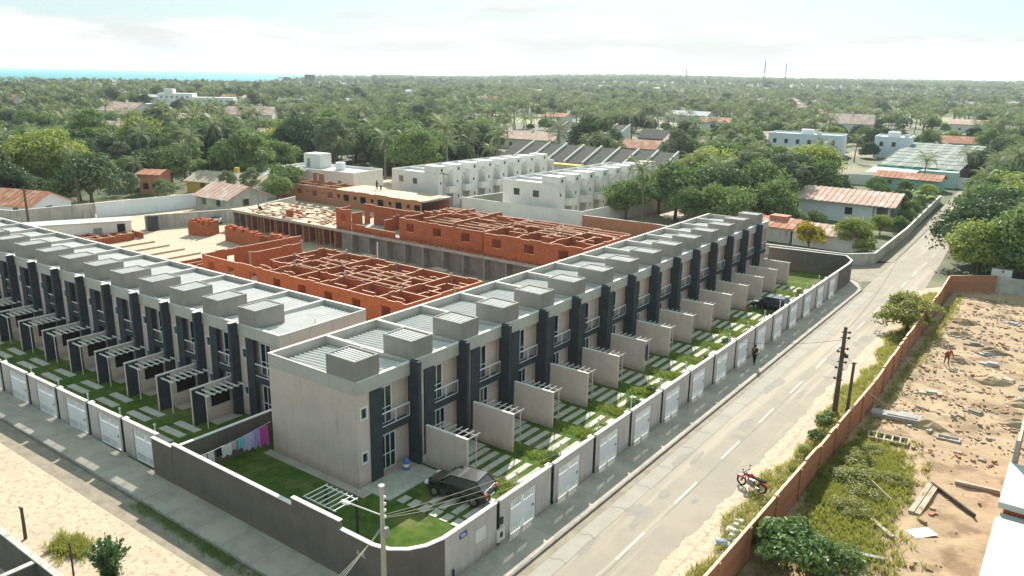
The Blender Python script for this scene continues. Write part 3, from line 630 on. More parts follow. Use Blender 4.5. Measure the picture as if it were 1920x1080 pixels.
mb = MB(); mb.box(x0, x1, yf, yb, .01, .12); mb.build('floor_slab', 'pinkslab', D0)
for k in range(1, 9):
    for j in ((3.4, 10.8) if k % 2 else (6.6,)): MB().box(x0+U*k-.09, x0+U*k+.09, yf+j-.085, yf+j+.08, 0, H+rnd.choice([.15,.3,.5])).build('tie_column', 'slab', D0)
# low foundations left of it
F0 = thing('brick_foundation', 'low brick foundation walls in pale sand behind the roofs of the sandy street terrace', 'foundation')
for k in range(4): brick_wall(F0, 'y', 20, 27.5, -51.5-1.7*k, 0, .5, mats=('brick','mortar'))
for k in range(3): brick_wall(F0, 'x', -57.2, -50.6, 20.5+3*k, 0, .45)
F1 = thing('brick_foundation', 'dark red brick foundation grid near the white site hut at the far left', 'foundation')
for k in range(8): brick_wall(F1, 'y', 22.5, 29.6-.25*k, -89+2.0*k, 0, .9)
for k in range(6): brick_wall(F1, 'x', -89.3, -74.8, 22.6+1.35*k, 0, .85)
F2 = thing('foundation_trench', 'dark foundation trenches marked out in the pale sandy yard', 'trench')
for k in range(4): MB().box(-72+3.6*k-.25, -72+3.6*k+.25, 23, 29, .008, .03).build('trench', 'wall_dark', F2)
for k in range(4):
    mbx = MB(); mbx.box(-71.6+3.6*k, -71.2+3.6*k, 23, 29, .008, .22); mbx.build('spoil_ridge', 'sand', F2)
# C: the long row: finished ground floor, raw brick upper walls
C0 = thing('unfinished_terrace', 'long terrace under construction with grey ground floor and raw red brick upper walls', 'building site')
cx0, cx1, cy, cyb = -72.5, -10.9, 41.8, 52.4
def slab_part(a, b, y0, y1, z0, z1, m='slab', nm='floor_slab', top=None):
    mb = MB(); mb.box(a, b, y0, y1, z0, z1, 0, 1 if top else None); return mb.build(nm, [m, top] if top else m, C0)
slab_part(cx0, -49.6, cy, cyb-1.5, 2.55, 2.9, top='pinkslab'); slab_part(-49.6, cx1, cy, cyb, 2.56, 2.9, top='slab')
k = 0; x = -49.2
while x < cx1-2:
    mb = MB(); mb.box(x, x+2.35, cy+1.1, cy+1.25, 0, 2.56); mb.build('front_wall', 'grey_block', C0)
    mb = MB(); mb.box(x+2.35, x+3.0, cy+1.3, cy+1.35, 0, 2.5); mb.build('doorway', 'void', C0)
    mb = MB(); mb.box(x+2.95, x+3.15, cy+.1, cy+1.25, 0, 2.56); mb.build('party_wall', 'grey_block', C0); x += 3.15
for i in range(7):
    xx = cx0+.3+3.2*i
    mb = MB(); mb.box(xx, xx+2.9, cy+3.0, cy+3.15, 0, 2.55); mb.build('front_wall', 'brick_old', C0)
    mb = MB(); mb.box(xx+2.9, xx+3.1, cy+.6, cy+4, 0, 2.55); mb.build('party_wall', 'brick_old', C0)
for i in range(16):
    xx = cx0+.6+1.42*i; mb = MB(); mb.tube([(xx, cy+.35, 0), (xx+rnd.uniform(-.05,.05), cy+.3, 2.55)], .05, 6); mb.build('prop', 'plank', C0)
mb = MB(); mb.box(cx0, cx0+.15, cy+.5, cyb-1.6, 0, 2.55); mb.box(cx0+.15, -49.7, cyb-1.8, cyb-1.65, 0, 2.55); mb.box(-49.6, cx1, cyb-.2, cyb-.05, 0, 2.56); mb.box(cx1-.15, cx1, cy+.5, cyb-.2, 0, 2.56); mb.build('rear_wall', 'grey_block', C0)
zu = 2.9
# upper block 1 (half built), 2 and 3
brick_wall(C0, 'x', -49.4, -46.6, cy+.5, zu, 2.65, [(.9,1.9,1.0,2.1)])
brick_wall(C0, 'x', -46.4, -38.6, cy+.5, zu, .8, rag=2.0); brick_wall(C0, 'y', cy+.6, cy+3, -49.4, zu, 2.6); brick_wall(C0, 'y', cy+.6, cy+2.4, -46.5, zu, 2.3)
brick_wall(C0, 'x', -49.3, -38.4, cy+5.5, zu, 2.6, [(1,1.8,0,2.1),(6,6.8,0,2.1)]); brick_wall(C0, 'y', cy+2.5, cy+5.4, -42.5, zu, 1.6, rag=2)
for sx0, sx1, yo in ((-38.2, -24.9, .9), (-24.4, cx1, .45)):
    n = 3; u = (sx1-sx0)/n
    brick_wall(C0, 'x', sx0, sx1, cy+yo, zu, 2.6, [(u*k+1.2, u*k+2.5, 1.05, 2.1) for k in range(n)])
    brick_wall(C0, 'x', sx0, sx1, cyb-.1, zu, 2.7, [(u*k+1.6, u*k+2.6, 1.0, 2.1) for k in range(n)])
    for k in range(n+1):
        brick_wall(C0, 'y', cy+yo+.08, cyb-.2, sx0+u*k+(.08 if k == 0 else (-.08 if k == n else 0)), zu, 2.65+(.5 if sx0 < -30 and k in (1, 2) else 0))
    for k in range(n):
        xa = sx0+u*k+.16; xb = xa+u-.32
        for j, yy in enumerate((2.6, 4.4, 6.2, 8.0)):
            brick_wall(C0, 'x', xa + (0 if j % 2 else u*.35), xb-(u*.3 if j % 2 else 0), cy+yo+yy, zu, 2.6+rnd.uniform(-.08,.08)+(0.45 if sx0 < -30 and j in (1,2) else 0), [(.5,1.3,0,2.1)] if u > 3 and j % 2 == 0 else [], rag=1.6)
        brick_wall(C0, 'y', cy+yo+2.8, cy+yo+6.1, xa+u*.45, zu, 2.55, [(1,1.8,0,2.1)], rag=1.6)
def joists(parent, xa, xb, ya, yb_, z, step):
    me = MB().box(0, xb-xa, -.045, .045, 0, .1).mesh('roof_joist', 'mortar'); y = ya
    while y < yb_:
        if rnd.random() > .12: link('roof_joist', me, parent, (xa+rnd.uniform(-.08,.08), y, z+rnd.uniform(0,.03)), rnd.uniform(-.012,.012))
        y += step
u = (38.2-24.9)/3
for k in range(3): joists(C0, -38.2+u*k+.05, -38.2+u*(k+1)-.05, cy+(1.4 if k else 4.5), cyb-.3, zu+2.74, 1.3)
u = (24.4-10.9)/3
for k in range(3): joists(C0, -24.4+u*k+.05, -24.4+u*(k+1)-.05, cy+(6.5, 4.0, 7.5)[k], cyb-.3, zu+2.74, 1.25)
for k in (3, 5, 6): joists(D0, x0+U*k+.05, x0+U*(k+1)-.05, yf+3.6, yf+7.5, H+.02, 1.2)
mb = MB()   # slope of loose bricks laid along the slab edge
for i in range(260):
    x = rnd.uniform(-49.2, -11.2); yy = rnd.uniform(.05, .34); mb.box(x, x+.22, cy+yy, cy+yy+.13, 2.9, 2.9+rnd.choice([.1,.19,.28]))
tag(mb.build('loose_brick', 'brick', C0), kind='stuff')
mb = MB()
for i in range(150):
    x = rnd.uniform(-72, -50); yy = rnd.uniform(.3, 8.6); s = rnd.uniform(.15,.5); mb.box(x, x+s*rnd.uniform(1,3.5), cy+yy, cy+yy+s, 2.902, 2.905+rnd.uniform(.04,.22))
tag(mb.build('slab_clutter', 'plank', C0), kind='stuff')
mb = MB()
for i in range(60):
    x = rnd.uniform(-72, -50); yy = rnd.uniform(.3, 8.6); mb.box(x, x+.4, cy+yy, cy+yy+.3, 2.9, 2.9+rnd.uniform(.1,.3))
tag(mb.build('loose_brick', 'brick', C0), kind='stuff')
brick_wall(C0, 'x', -61.5, -60, cy+1.8, 2.9, 1.0); brick_wall(C0, 'y', cy+1.9, cy+3, -61.4, 2.9, .9)
# E: the back row
E0 = thing('unfinished_terrace', 'low weathered brick row with small square windows at the back of the site', 'building site')
ex0, ex1, ey = -98, -56, 66
hl = []
for k in range(10): hl += [(1+4.2*k, 1.7+4.2*k, 1.6, 2.2), (2.6+4.2*k, 4.0+4.2*k, 1.2, 2.3)]
brick_wall(E0, 'x', ex0, ex1, ey, 0, 3.0, hl, mats=('brick_old','mortar')); brick_wall(E0, 'y', ey+.1, 73, ex0, 0, 3.1, mats=('brick_old','mortar'))
for k in range(1, 6): brick_wall(E0, 'y', ey+.1, 73, ex0+4.2*k, 0, 2.9, mats=('brick_old','mortar'))
for k in range(5): brick_wall(E0, 'x', ex0+.1+4.2*k, ex0+4.1+4.2*k, ey+3.4, 0, 2.8, mats=('brick_old','mortar'))
mb = MB(); mb.box(ex0+21, ex1, ey+.1, 73.5, 2.7, 2.98, 0, 1); mb.build('floor_slab', ['slab', 'pinkslab'], E0)
mb = MB(); mb.box(ex0, ex1, 73, 73.15, 0, 2.7); mb.build('rear_wall', 'brick_old', E0)
brick_wall(E0, 'x', -87, -84, 70, 2.9, 1.8, [(1,1.6,.4,1.6)], mats=('brick_old','mortar'))
# brick stacks
def brick_stack(x, y, rz, L_, W_, H_, label, grp):
    t = thing('brick_stack', label, 'brick stack', (x, y, 0), rz, grp); q = random.Random(int(x*10)); mb = MB()
    nx, ny = int(L_/.42), int(W_/.42); nz_ = int(H_/.2)
    for i in range(nx):
        for j in range(ny):
            hh = nz_-q.choice([0,0,0,1,1,2,3])
            if i in (0, nx-1) or j in (0, ny-1): hh = max(1, hh-q.choice([0,0,1]))
            mb.box(-L_/2+i*.42, -L_/2+i*.42+.405, -W_/2+j*.42, -W_/2+j*.42+.405, 0, hh*.2)
    tag(mb.build('stacked_brick', 'brick', t), kind='stuff'); return t
gs = 'stacks of red bricks in the yard'
brick_stack(-71.3, 36.6, .3, 3.4, 2.6, 2.2, 'single square stack of red bricks standing alone on the pale sand', gs)
brick_stack(-60.5, 36.2, -.12, 9.5, 1.6, 2.3, 'long curved stack of red bricks in front of the dark open ground floor', gs)
brick_stack(-53.4, 36.6, -.1, 5.0, 1.5, 2.2, 'shorter stack of red bricks between the long stack and the roofless brick rooms', gs)
def work_table(x, y, label):
    t = thing('work_table', label, 'work table', (x, y, 0), rnd.uniform(-.2,.2), 'work tables in the building yard')
    MB().box(-1.1, 1.1, -.5, .5, .88, .95).build('table_top', 'plank', t)
    lg = MB(); lg.box(-.04, .04, -.04, .04, 0, .88); me = lg.mesh('leg', 'plank')
    for a in (-.9, .9):
        for b_ in (-.4, .4): link('leg', me, t, (a, b_, 0))
work_table(-54.9, 39.9, 'pale work table by the dark open end of the long terrace'); work_table(-40.5, 39.6, 'pale work table in front of the grey ground floor, middle of the alley'); work_table(-29.0, 39.8, 'pale work table with rubble beside it near the right end of the alley')
t = tag(MB().tube([(-34.9, 35.6, 0), (-34.9, 35.6, 2.9), (-34.88, 35.6, 4.0)], .06, 6).build('standpipe', 'white'), 'white upright pipe standing behind the roofless brick rooms', 'pipe')
# white rendered rows at the back
def white_house(W=4.6, dirty=0):
    r = thing('white_row_house', 'x', 'row house'); e = .003; d = 11.2; H = 6.2
    mb = MB(); mb.box(-d, -1.2, e, W-e, 0, 5.6); mb.box(-d, -d+.15, e, W-e, 5.6, H); mb.box(-d+.15, -1.2, e, e+.14, 5.6, H-.1); mb.box(-d+.15, -1.2, W-e-.14, W-e, 5.6, H-.1)
    mb.wall('y', e, W-e, -1.2, -1.0, 5.6, H-.02); mb.wall('y', e, 2.0, -1.2, -.0, 0, 5.9, [(.5,.95,4.1,4.6),(.8,1.2,1.4,2.0)]); mb.box(-1.2, 0, W-.5, W-e, 0, 5.9); mb.build('wall', 'whitewash', r)
    mb = MB(); mb.box(-3.4, -.02, .2, 2.2, 5.9, 7.3); tk = mb.build('tank_housing', 'whitewash', r)
    MB().box(-1.4, -.017, .8, 1.25, 6.35, 6.85).build('vent_opening', 'void', tk)
    mb = MB(); mb.box(-d+.15, -1.2, .15, W-.15, 5.62, 5.72); mb.build('roof_sheet', 'fibre', r)
    mb = MB(); mb.box(-1.2, .9, 2.05, W-.15, 2.55, 2.75); mb.box(.78, .9, 2.05, W-.15, 2.75, 3.75); mb.box(-.0, .78, 2.05, 2.17, 2.75, 3.75); mb.box(-.0, .78, W-.27, W-.15, 2.75, 3.75); mb.build('balcony', 'whitewash', r)
    mb = MB(); mb.box(-1.2, -1.17, 2.3, 3.5, 2.8, 4.95); mb.build('balcony_door', 'void', r)
    mb = MB(); mb.box(-1.2, -1.17, 2.3, 3.2, .05, 2.2); mb.build('front_door', 'grey_block', r)
    mb = MB(); mb.box(-.1, -.09, .5, .95, 4.1, 4.6); mb.box(-.1, -.09, .8, 1.2, 1.4, 2.0); mb.build('window', 'glass', r)
    return r
def end_windows(r, d, hs, m='glass'):
    for a, b_, c, e_ in hs:
        f = MB(); f.wall('x', a-.08, b_+.08, -.035, 0.002, c-.08, e_+.08, [(a, b_, c, e_)]); fo = f.build('window', 'whitewash', r)
        MB().box(a, b_, -.015, .0, c, e_).build('pane', m, fo)
w1 = white_house(); w1.location = (-61.4, 76.2, 0); G1 = 'white houses of the left back row'; w1['group'] = G1; w1['label'] = 'nearest house of the left white back row, with two dark windows in its end wall'
for k in range(1, 8): dup(w1, (-61.4, 76.2+4.6*k, 0), 0.0, f'{ORD[k]} house from the near end of the left white back row', G1)
end_windows(w1, 11, [(-9.4,-8.3,4.0,5.1),(-6.0,-5.0,3.9,4.9)])
w2 = white_house(); w2.location = (-38.1, 79, 0); G2 = 'white houses of the right back row'; w2['group'] = G2; w2['label'] = 'nearest house of the right white back row, with two grey windows in its end wall'
for k in range(1, 8): dup(w2, (-38.1, 79+4.6*k, 0), 0.0, f'{ORD[k]} house from the near end of the right white back row', G2)
end_windows(w2, 11, [(-8.9,-7.7,3.7,4.8),(-5.0,-3.8,3.7,4.8)])
poly_wall('yard_wall', [(-56,76.4),(-45,76),(-32.6,77.4),(-31.8,86),(-30.9,96),(-30.4,112)], .16, 0, 2.6, 'whitewash', 'white boundary wall round the right white back row', 'wall')
poly_wall('yard_wall', [(-57,77),(-52.4,118)], .16, 0, 2.2, 'greynet', 'grey green wall between the two white back rows', 'wall')
poly_wall('yard_wall', [(-32.3,77.2),(-20,77.8),(-9,76)], .18, 0, 2.1, 'brick_old', 'old reddish brick wall under the trees behind the long terrace', 'wall')
poly_wall('yard_wall', [(-81,33.2),(-76,46.5),(-80,60)], .18, 0, 2.0, 'oldwall', 'grey stained yard wall behind the parked white pickup', 'wall')
poly_wall('street_wall', [(-120,13),(-97,22),(-95.3,33)], .2, 0, 2.3, 'oldwall', 'stained old wall in front of the orange roofed white house', 'wall')
poly_wall('street_wall', [(-95.2,33.2),(-92.8,52),(-92,66)], .2, 0, 2.3, 'bluewash', 'long clean white street wall at the left of the yard', 'wall')
hut = thing('site_hut', 'low white site hut with a dark doorway at the left edge of the yard', 'hut', (-80, 26, 0), 1.12)
MB().box(-9, 4, -1.6, 1.6, 0, 2.3).build('wall', 'whitewash', hut); MB().box(-9.2, 4.2, -1.8, 1.8, 2.3, 2.42).build('roof', 'fibre', hut); MB().box(2.2, 3.2, -1.63, -1.605, 0, 2.0).build('door', 'void', hut); MB().box(-.8, .3, -1.63, -1.605, .8, 1.6).build('window', 'grey_block', hut)
tk = thing('storage_drum', 'dark upright storage drum standing against the yard wall', 'drum', (-79.2, 33.4, 0)); b = MB(); b.tube([(0,0,0),(0,0,2.2)], .8, 14); b.build('drum', 'charcoal', tk); b = MB(); b.tube([(0,0,2.2),(0,0,2.3)], .55, 12); b.build('lid', 'grey_block', tk)
# ================================================================== NEIGHBOURING BUILDINGS
def house(name, label, cat, loc, rz, lx, ly, h, rise, wm, rm, over=.4, wins=(), flat=False, doors=(), chim=False, group=None):
    """simple house: footprint lx*ly centred, gable ridge along local x (or a flat roof)"""
    r = thing(name, label, cat, loc, rz, group)
    mb = MB(); mb.box(-lx/2, lx/2, -ly/2, ly/2, 0, h)
    if not flat:
        for s in (-1, 1): mb.add([(s*lx/2, -ly/2, h), (s*lx/2, ly/2, h), (s*lx/2, 0, h+rise)], [(0,1,2)])
    mb.build('wall', wm, r)
    if flat:
        mb = MB(); t = .18
        mb.wall('x', -lx/2-.05, lx/2+.05, -ly/2-.05, -ly/2+t, h, h+.55); mb.wall('x', -lx/2-.05, lx/2+.05, ly/2-t, ly/2+.05, h, h+.55); mb.wall('y', -ly/2+t, ly/2-t, -lx/2-.05, -lx/2+t, h, h+.55); mb.wall('y', -ly/2+t, ly/2-t, lx/2-t, lx/2+.05, h, h+.55); mb.build('parapet', wm, r)
        MB().box(-lx/2+t, lx/2-t, -ly/2+t, ly/2-t, h, h+.1).build('roof', rm, r)
    else:
        k = rise/(ly/2); n = max(4, int(lx/.5))
        mb = MB()
        for s in (-1, 1):
            ye, ze = s*(ly/2+over), h-over*k
            for i in range(n):
                xa = -lx/2-over+(lx+2*over)*i/n; xb = -lx/2-over+(lx+2*over)*(i+1)/n; u = .07 if i % 2 else .02
                mb.hexa([(xa,0,h+rise+u-.09),(xb,0,h+rise+u-.09),(xb,ye,ze+u-.09),(xa,ye,ze+u-.09)], [(xa,0,h+rise+u),(xb,0,h+rise+u),(xb,ye,ze+u),(xa,ye,ze+u)])
        ro = mb.build('roof', rm, r)
        if chim: MB().box(-.4, .4, .5, 1.3, h, h+rise+.9).build('chimney', wm, ro)
    for (face, s0, s1, z0, z1) in wins:
        p = MB(); f = MB()
        if face in '-+':
            y = (-ly/2 if face == '-' else ly/2); s = -1 if face == '-' else 1
            p.box(s0, s1, y, y+s*.02, z0, z1); f.wall('x', s0-.08, s1+.08, min(y, y+s*.05), max(y, y+s*.05), z0-.08, z1+.08, [(s0, s1, z0, z1)])
        else:
            x = (-lx/2 if face == '<' else lx/2); s = -1 if face == '<' else 1
            p.box(x, x+s*.02, s0, s1, z0, z1); f.wall('y', s0-.08, s1+.08, min(x, x+s*.05), max(x, x+s*.05), z0-.08, z1+.08, [(s0, s1, z0, z1)])
        fo = f.build('window', wm, r); p.build('pane', 'glass', fo)
    for (face, s0, s1, z0, z1) in doors:
        p = MB(); y = (-ly/2 if face == '-' else ly/2); s = -1 if face == '-' else 1
        p.box(s0, s1, y, y+s*.03, z0, z1); p.build('door', 'wood', r)
    return r
# white house by the road bend: single-pitch tiled roof, porch to the right
wh = thing('white_house', 'white cottage with long faded pink tiled roof and one dark window, above the side street', 'house', (-2.2, 115, 0), -.02)
MB().box(-7.6, 4.6, -2.6, 6.5, 0, 3.35).build('wall', 'bluewash', wh); MB().box(4.6, 7.2, -.4, 6.5, 0, 3.3).build('porch_wall', 'grey_block', wh); MB().box(4.6, 7.4, -2.6, -.4, 1.2, 1.4).build('porch_floor', 'slab', wh)
mb = MB(); n = 34
for i in range(n):
    xa = -8.2+16.4*i/n; xb = -8.2+16.4*(i+1)/n; u = .09 if i % 2 else .02
    for (ya, za, yb_, zb) in ((-3.4, 3.25, 2.2, 5.0), (2.2, 5.0, 7.3, 3.4)): mb.hexa([(xa,ya,za+u-.1),(xb,ya,za+u-.1),(xb,yb_,zb+u-.1),(xa,yb_,zb+u-.1)], [(xa,ya,za+u),(xb,ya,za+u),(xb,yb_,zb+u),(xa,yb_,zb+u)])
mb.build('roof', 'palmtile', wh)
mb = MB(); [mb.add([(s, -2.6, 3.3), (s, 6.5, 3.3), (s, 2.2, 4.9)], [(0,1,2)]) for s in (-7.6, 7.2)]; mb.build('gable', 'bluewash', wh)
f = MB().wall('x', .1, 1.5, -2.66, -2.6, 1.25, 2.65, [(.2,1.4,1.35,2.55)]).build('window', 'whitewash', wh); MB().box(.2, 1.4, -2.63, -2.605, 1.35, 2.55).build('pane', 'glass', f)
pm = MB().box(-.15, .15, -.15, .15, 0, 3.3).mesh('porch_post', 'whitewash')
for x in (5.0, 7.1): link('porch_post', pm, wh, (x, -2.5, 0))
lo = house('low_house', 'low white outbuilding with patchy pink tile roof behind the yellow bush', 'house', (1.6, 89.6, 0), -.05, 8.6, 5.6, 2.1, 1.0, 'whitewash', 'palmtile', .3, [('-', -3, -2.5, 1.1, 1.6)])
lo2 = house('shed', 'small shed with rosy tile roof at the end of the long terrace', 'shed', (-6.0, 90.5, 0), -.05, 6.0, 6.4, 2.3, .9, 'oldwall', 'tile', .4)
MB().box(-1.2, 1.4, -1, 1, 2.2, 3.5).build('roof_tank', 'pinkwall', lo2)
poly_wall('street_wall', [(-12,77.6),(-2.4,77.6),(6.9,78.2),(9.6,81.2),(9.2,104),(8.2,125),(7.2,148)], .2, 0, 1.5, 'oldwall', 'low weathered grey wall turning the corner of the side street and the road', 'wall')
# shade-net nursery
gh = thing('shade_house', 'large shade-net nursery with grey mesh roof and green and mint netting', 'greenhouse', (0, 0, 0))
def ghx(v, u): return (-11.5 + (-20.5+11.5)*v + u*(17.5+5*v), 179+v*88)     # left edge drifts with depth
mb = MB()
nu, nv = 10, 16
vs = [(*ghx(j/nv, i/nu), 3.6+(.28 if i % 2 else 0)+rnd.uniform(-.12,.12)) for j in range(nv+1) for i in range(nu+1)]
mb.add(vs, [(j*(nu+1)+i, j*(nu+1)+i+1, (j+1)*(nu+1)+i+1, (j+1)*(nu+1)+i) for j in range(nv) for i in range(nu)]); mb.build('mesh_roof', 'greynet', gh)
for i in range(nu+1):
    a, b_ = ghx(0, i/nu), ghx(1, i/nu); MB().tube([(*a, 3.78), (*b_, 3.78)], .05, 5).build('ridge_wire', 'fibre', gh)
for j in range(0, nv+1, 2):
    a, b_ = ghx(j/nv, 0), ghx(j/nv, 1); MB().tube([(*a, 3.85), (*b_, 3.85)], .06, 5).build('cross_wire', 'greynet' if j % 4 else 'net', gh)
mb = MB(); mb.hexa([(-12.6,172,2.5),(-2.5,173.6,2.5),(-1.9,179.4,3.3),(-12,178,3.3)], [(-12.6,172,2.56),(-2.5,173.6,2.56),(-1.9,179.4,3.36),(-12,178,3.36)]); mb.build('front_awning', 'mintfilm', gh)
mb = MB(); mb.hexa([(-11.4,179,1.2),(-2,179.2,1.2),(-2,179.35,1.2),(-11.4,179.15,1.2)], [(-11.4,179,3.7),(-2,179.2,3.7),(-2,179.35,3.7),(-11.4,179.15,3.7)]); mb.build('front_net', 'net', gh)
mb = MB(); mb.box(-1.6, 6.2, 175.6, 179.2, 0, 3.5); mb.build('front_screen', 'mintfilm', gh)
pm = MB().tube([(0,0,0),(0,0,3.7)], .06, 5).mesh('post', 'plank')
for j in range(0, nv+1):
    for u in (0, 1): a = ghx(j/nv, u); link('post', pm, gh, (a[0], a[1], 0))
house('teal_house', 'mint green house with broken clay tile roof in front of the nursery', 'house', (-2.0, 167.5, 0), -.06, 13.2, 6.0, 2.6, 1.0, 'teal', 'tile', .4, [('-', -4, -3, 1, 1.9)])
MB2 = poly_wall('yard_wall', [(-16,166),(-9.6,168)], .2, 0, 2.3, 'whitewash', 'short white wall left of the mint green house', 'wall')
gw = thing('gate_wall', 'white wall with metal gate closing the end of the road', 'wall', (8.6, 176.5, 0)); MB().box(-3.4, 4.2, -.1, .1, 0, 2.4).build('wall', 'whitewash', gw); MB().box(1.2, 3.2, -.14, -.102, .1, 2.0).build('gate', 'grey_block', gw)
for args in [((-45, 236, 0), .12, 22, 12, 6.2, 'bluewash', 'long flat roofed white block behind palms to the left of the nursery'), ((-22, 250, 0), .1, 10, 14, 6.0, 'bluewash', 'square flat roofed white block touching the far end of the nursery')]:
    loc, rz, lx, ly, h, wm, lb = args
    b_ = house('white_block', lb, 'building', loc, rz, lx, ly, h, 0, wm, 'fibre', wins=[('-', -lx/2+1.5+3.5*i, -lx/2+2.6+3.5*i, 3.6, 5.0) for i in range(int(lx/3.5))], flat=True)
    MB().box(-2, 1.5, -1, 2, h+.1, h+1.7).build('stair_head', wm, b_); MB().box(3, 4.2, -2, 0, h+.1, h+1.1).build('roof_tank', 'fibre', b_)
house('white_house', 'small white gabled house under palms left of the pale blocks', 'house', (-26, 178, 0), .25, 10, 8, 3.4, 1.8, 'whitewash', 'plaster', .4, [('-', -3, -2, 1, 2)])
poly_wall('yard_wall', [(-34,160),(-22,160.5),(-14,163)], .2, 0, 2.4, 'wall_dark', 'dark boundary wall under the trees left of the mint house', 'wall')
# dark tiled terraces with white party walls
def dark_terrace(x, y, n, W, label, grp, yellow=False):
    me_w = MB().box(0, W-.3, 0, 8, 0, 3.0).mesh('wall', 'whitewash'); mb = MB(); nn = 14
    for i in range(nn):
        xa = .1+(W-.5)*i/nn; xb = .1+(W-.5)*(i+1)/nn; u = .05 if i % 2 else 0
        mb.hexa([(xa,-.6,2.85+u),(xb,-.6,2.85+u),(xb,8.2,6.2+u),(xa,8.2,6.2+u)], [(xa,-.6,2.95+u),(xb,-.6,2.95+u),(xb,8.2,6.3+u),(xa,8.2,6.3+u)])
    me_r = mb.mesh('roof', 'darktile'); mb = MB(); mb.hexa([(W-.35,-.7,0),(W,-.7,0),(W,8.4,0),(W-.35,8.4,0)], [(W-.35,-.7,3.4),(W,-.7,3.4),(W,8.4,6.85),(W-.35,8.4,6.85)]); me_p = mb.mesh('party_wall', 'cap')
    me_b = MB().box(0, W-.3, 8, 8.3, 0, 6.1).mesh('rear_wall', 'whitewash')
    for k in range(n):
        t = thing('terrace_house', f'{ORD[k]} dark roofed house from the left in the {label}', 'terrace house', (x+W*k, y-.06*W*k*0, 0), 0, grp)
        link('wall', me_w, t); link('roof', me_r, t); link('party_wall', me_p, t); link('rear_wall', me_b, t)
dark_terrace(-92, 134.2, 9, 5.05, 'nearer terrace with white party walls', 'dark roofed terrace behind the white rows')
dark_terrace(-137, 222, 6, 5.2, 'farther terrace with white party walls', 'dark roofed terrace farther off')
MB2 = tag(MB().box(-84.5, -62.5, 124.6, 127.4, 3.3, 3.6).build('canopy', 'yellow'), 'long ochre canopy between the white row and the dark terrace', 'canopy')
house('grey_house', 'grey round-shouldered tiled house beside the farther dark terrace', 'house', (-92, 226, 0), .1, 12, 10, 3.2, 2.4, 'grey_block', 'darktile', .5)
# houses between the trees
spec = [(-104,27,.3,9.5,7.5,2.5,1.7,'bluewash','tile','white house with a bright orange clay roof at the left end of the yard'),
 (-87.5,52.5,.05,8.5,8,2.5,1.7,'oldwall','palmtile','pale gabled house with pink tile roof behind the building yard'),
 (-113,53.5,.5,4.2,4,3.9,.6,'pinkwall','tile','small salmon cube house between young trees at the left'),
 (-103,64,.3,16,8,2.4,1.4,'yellow','plank','low ochre house with sunlit flat roof behind the white street wall'),
 (-101,76,.1,9,12,2.6,1.5,'oldwall','fibre','pale corrugated roofed shed under the bushy trees'),
 (-338,170,.2,22,14,4,3.5,'whitewash','palmtile','distant house with a salmon roof, farthest left among the trees'),
 (-240,114,.5,16,9,3.2,2.2,'whitewash','palmtile','house with pale pink roof left of the mango trees'),
 (-226,119,.1,11,9,3.0,2.0,'plaster','palmtile','smaller pink roofed house just right of the pale pink roof'),
 (-272,191,.7,20,11,4.5,3,'whitewash','palmtile','house with brownish gable and pale roof beyond the palms'),
 (-168,124,.2,12,10,4.2,2,'whitewash','palmtile','two-tier house with pale peach roof above the mango trees'),
 (-118,186,.1,20,9,3.4,2,'whitewash','palmtile','long house with faded terracotta roof left of the farther terrace'),
 (-78,186,.1,11,9,3.2,2,'whitewash','tile','peach roofed house right of the dark terraces'),
 (-75,212,-.1,14,8,3.4,2,'plaster','palmtile','rosy roofed house at the edge of the right-hand trees'),
 (-66,377,.2,20,14,4,4,'whitewash','palmtile','far pale orange roof above the white blocks'),
 (-68,250,.3,14,10,3.4,2.2,'whitewash','palmtile','pale house half hidden right of the grey roof'),
 (-8,290,.2,14,9,3.2,2,'plaster','tile','red roofed house behind the nursery'),
 (22,330,.1,18,10,3.4,2.2,'whitewash','palmtile','house with tan roof far up the road'),
 (-150,380,0,24,10,4,2,'whitewash','fibre','far white roof in the middle of the palms'),
 (-20,420,.1,20,10,4,2,'whitewash','palmtile','far house with sandy roof beyond the nursery')]
for (x, y, rz, lx, ly, h, ri, wm, rm, lb) in spec:
    house('house', lb, 'house', (x, y, terrain(x, y)), rz, lx, ly, h, ri, wm, rm, .5, [('-', -lx*.3, -lx*.3+1.1, 1.0, 2.1), ('-', lx*.15, lx*.15+1.1, 1.0, 2.1), ('>', -1, .2, 1, 2.1)], chim=(lx > 15), group=None)
fw = house('flat_house', 'white flat roofed house with a roof cabin behind the brick row', 'house', (-95, 81, 0), .12, 20, 9, 3.6, 0, 'whitewash', 'fibre', flat=True, wins=[('-', -8, -7.4, 1.6, 2.4), ('-', 1, 1.6, 1.6, 2.4), ('-', 6, 7, 1.4, 2.4)])
MB().box(-7, -2.6, 0, 3.4, 3.7, 6.6).build('roof_cabin', 'whitewash', fw); MB().box(-6.2, -5.3, -.03, 0, 3.8, 5.6).build('cabin_door', 'grey_block', fw); MB().tube([(2, 1, 3.7), (2, 1, 5.2)], 1.0, 14).build('water_tank', 'bluewash', fw)
yh = house('yellow_house', 'yellow house with pale roof behind the dark round tree', 'house', (-138, 166, 0), .15, 18, 9, 4.6, 1.4, 'yellow', 'fibre', .5, [('-', 3, 4.2, 1.4, 2.6), ('-', 6, 7.2, 1.4, 2.6)])
hb = thing('hotel_block', 'large distant white hotel block with stepped flat roofs on the left', 'building', (-392, 238, 0), .75)
MB().box(-17, 2, -5, 5, 0, 9.5).build('tall_wing', 'whitewash', hb); MB().box(2, 24, -4.5, 4.5, 0, 7.5).build('long_wing', 'whitewash', hb); MB().box(-22, 18, -14, -6, 0, 4.0).build('front_wing', 'whitewash', hb); MB().box(-14, -9, -3, 3, 9.5, 11.8).build('roof_house', 'whitewash', hb)
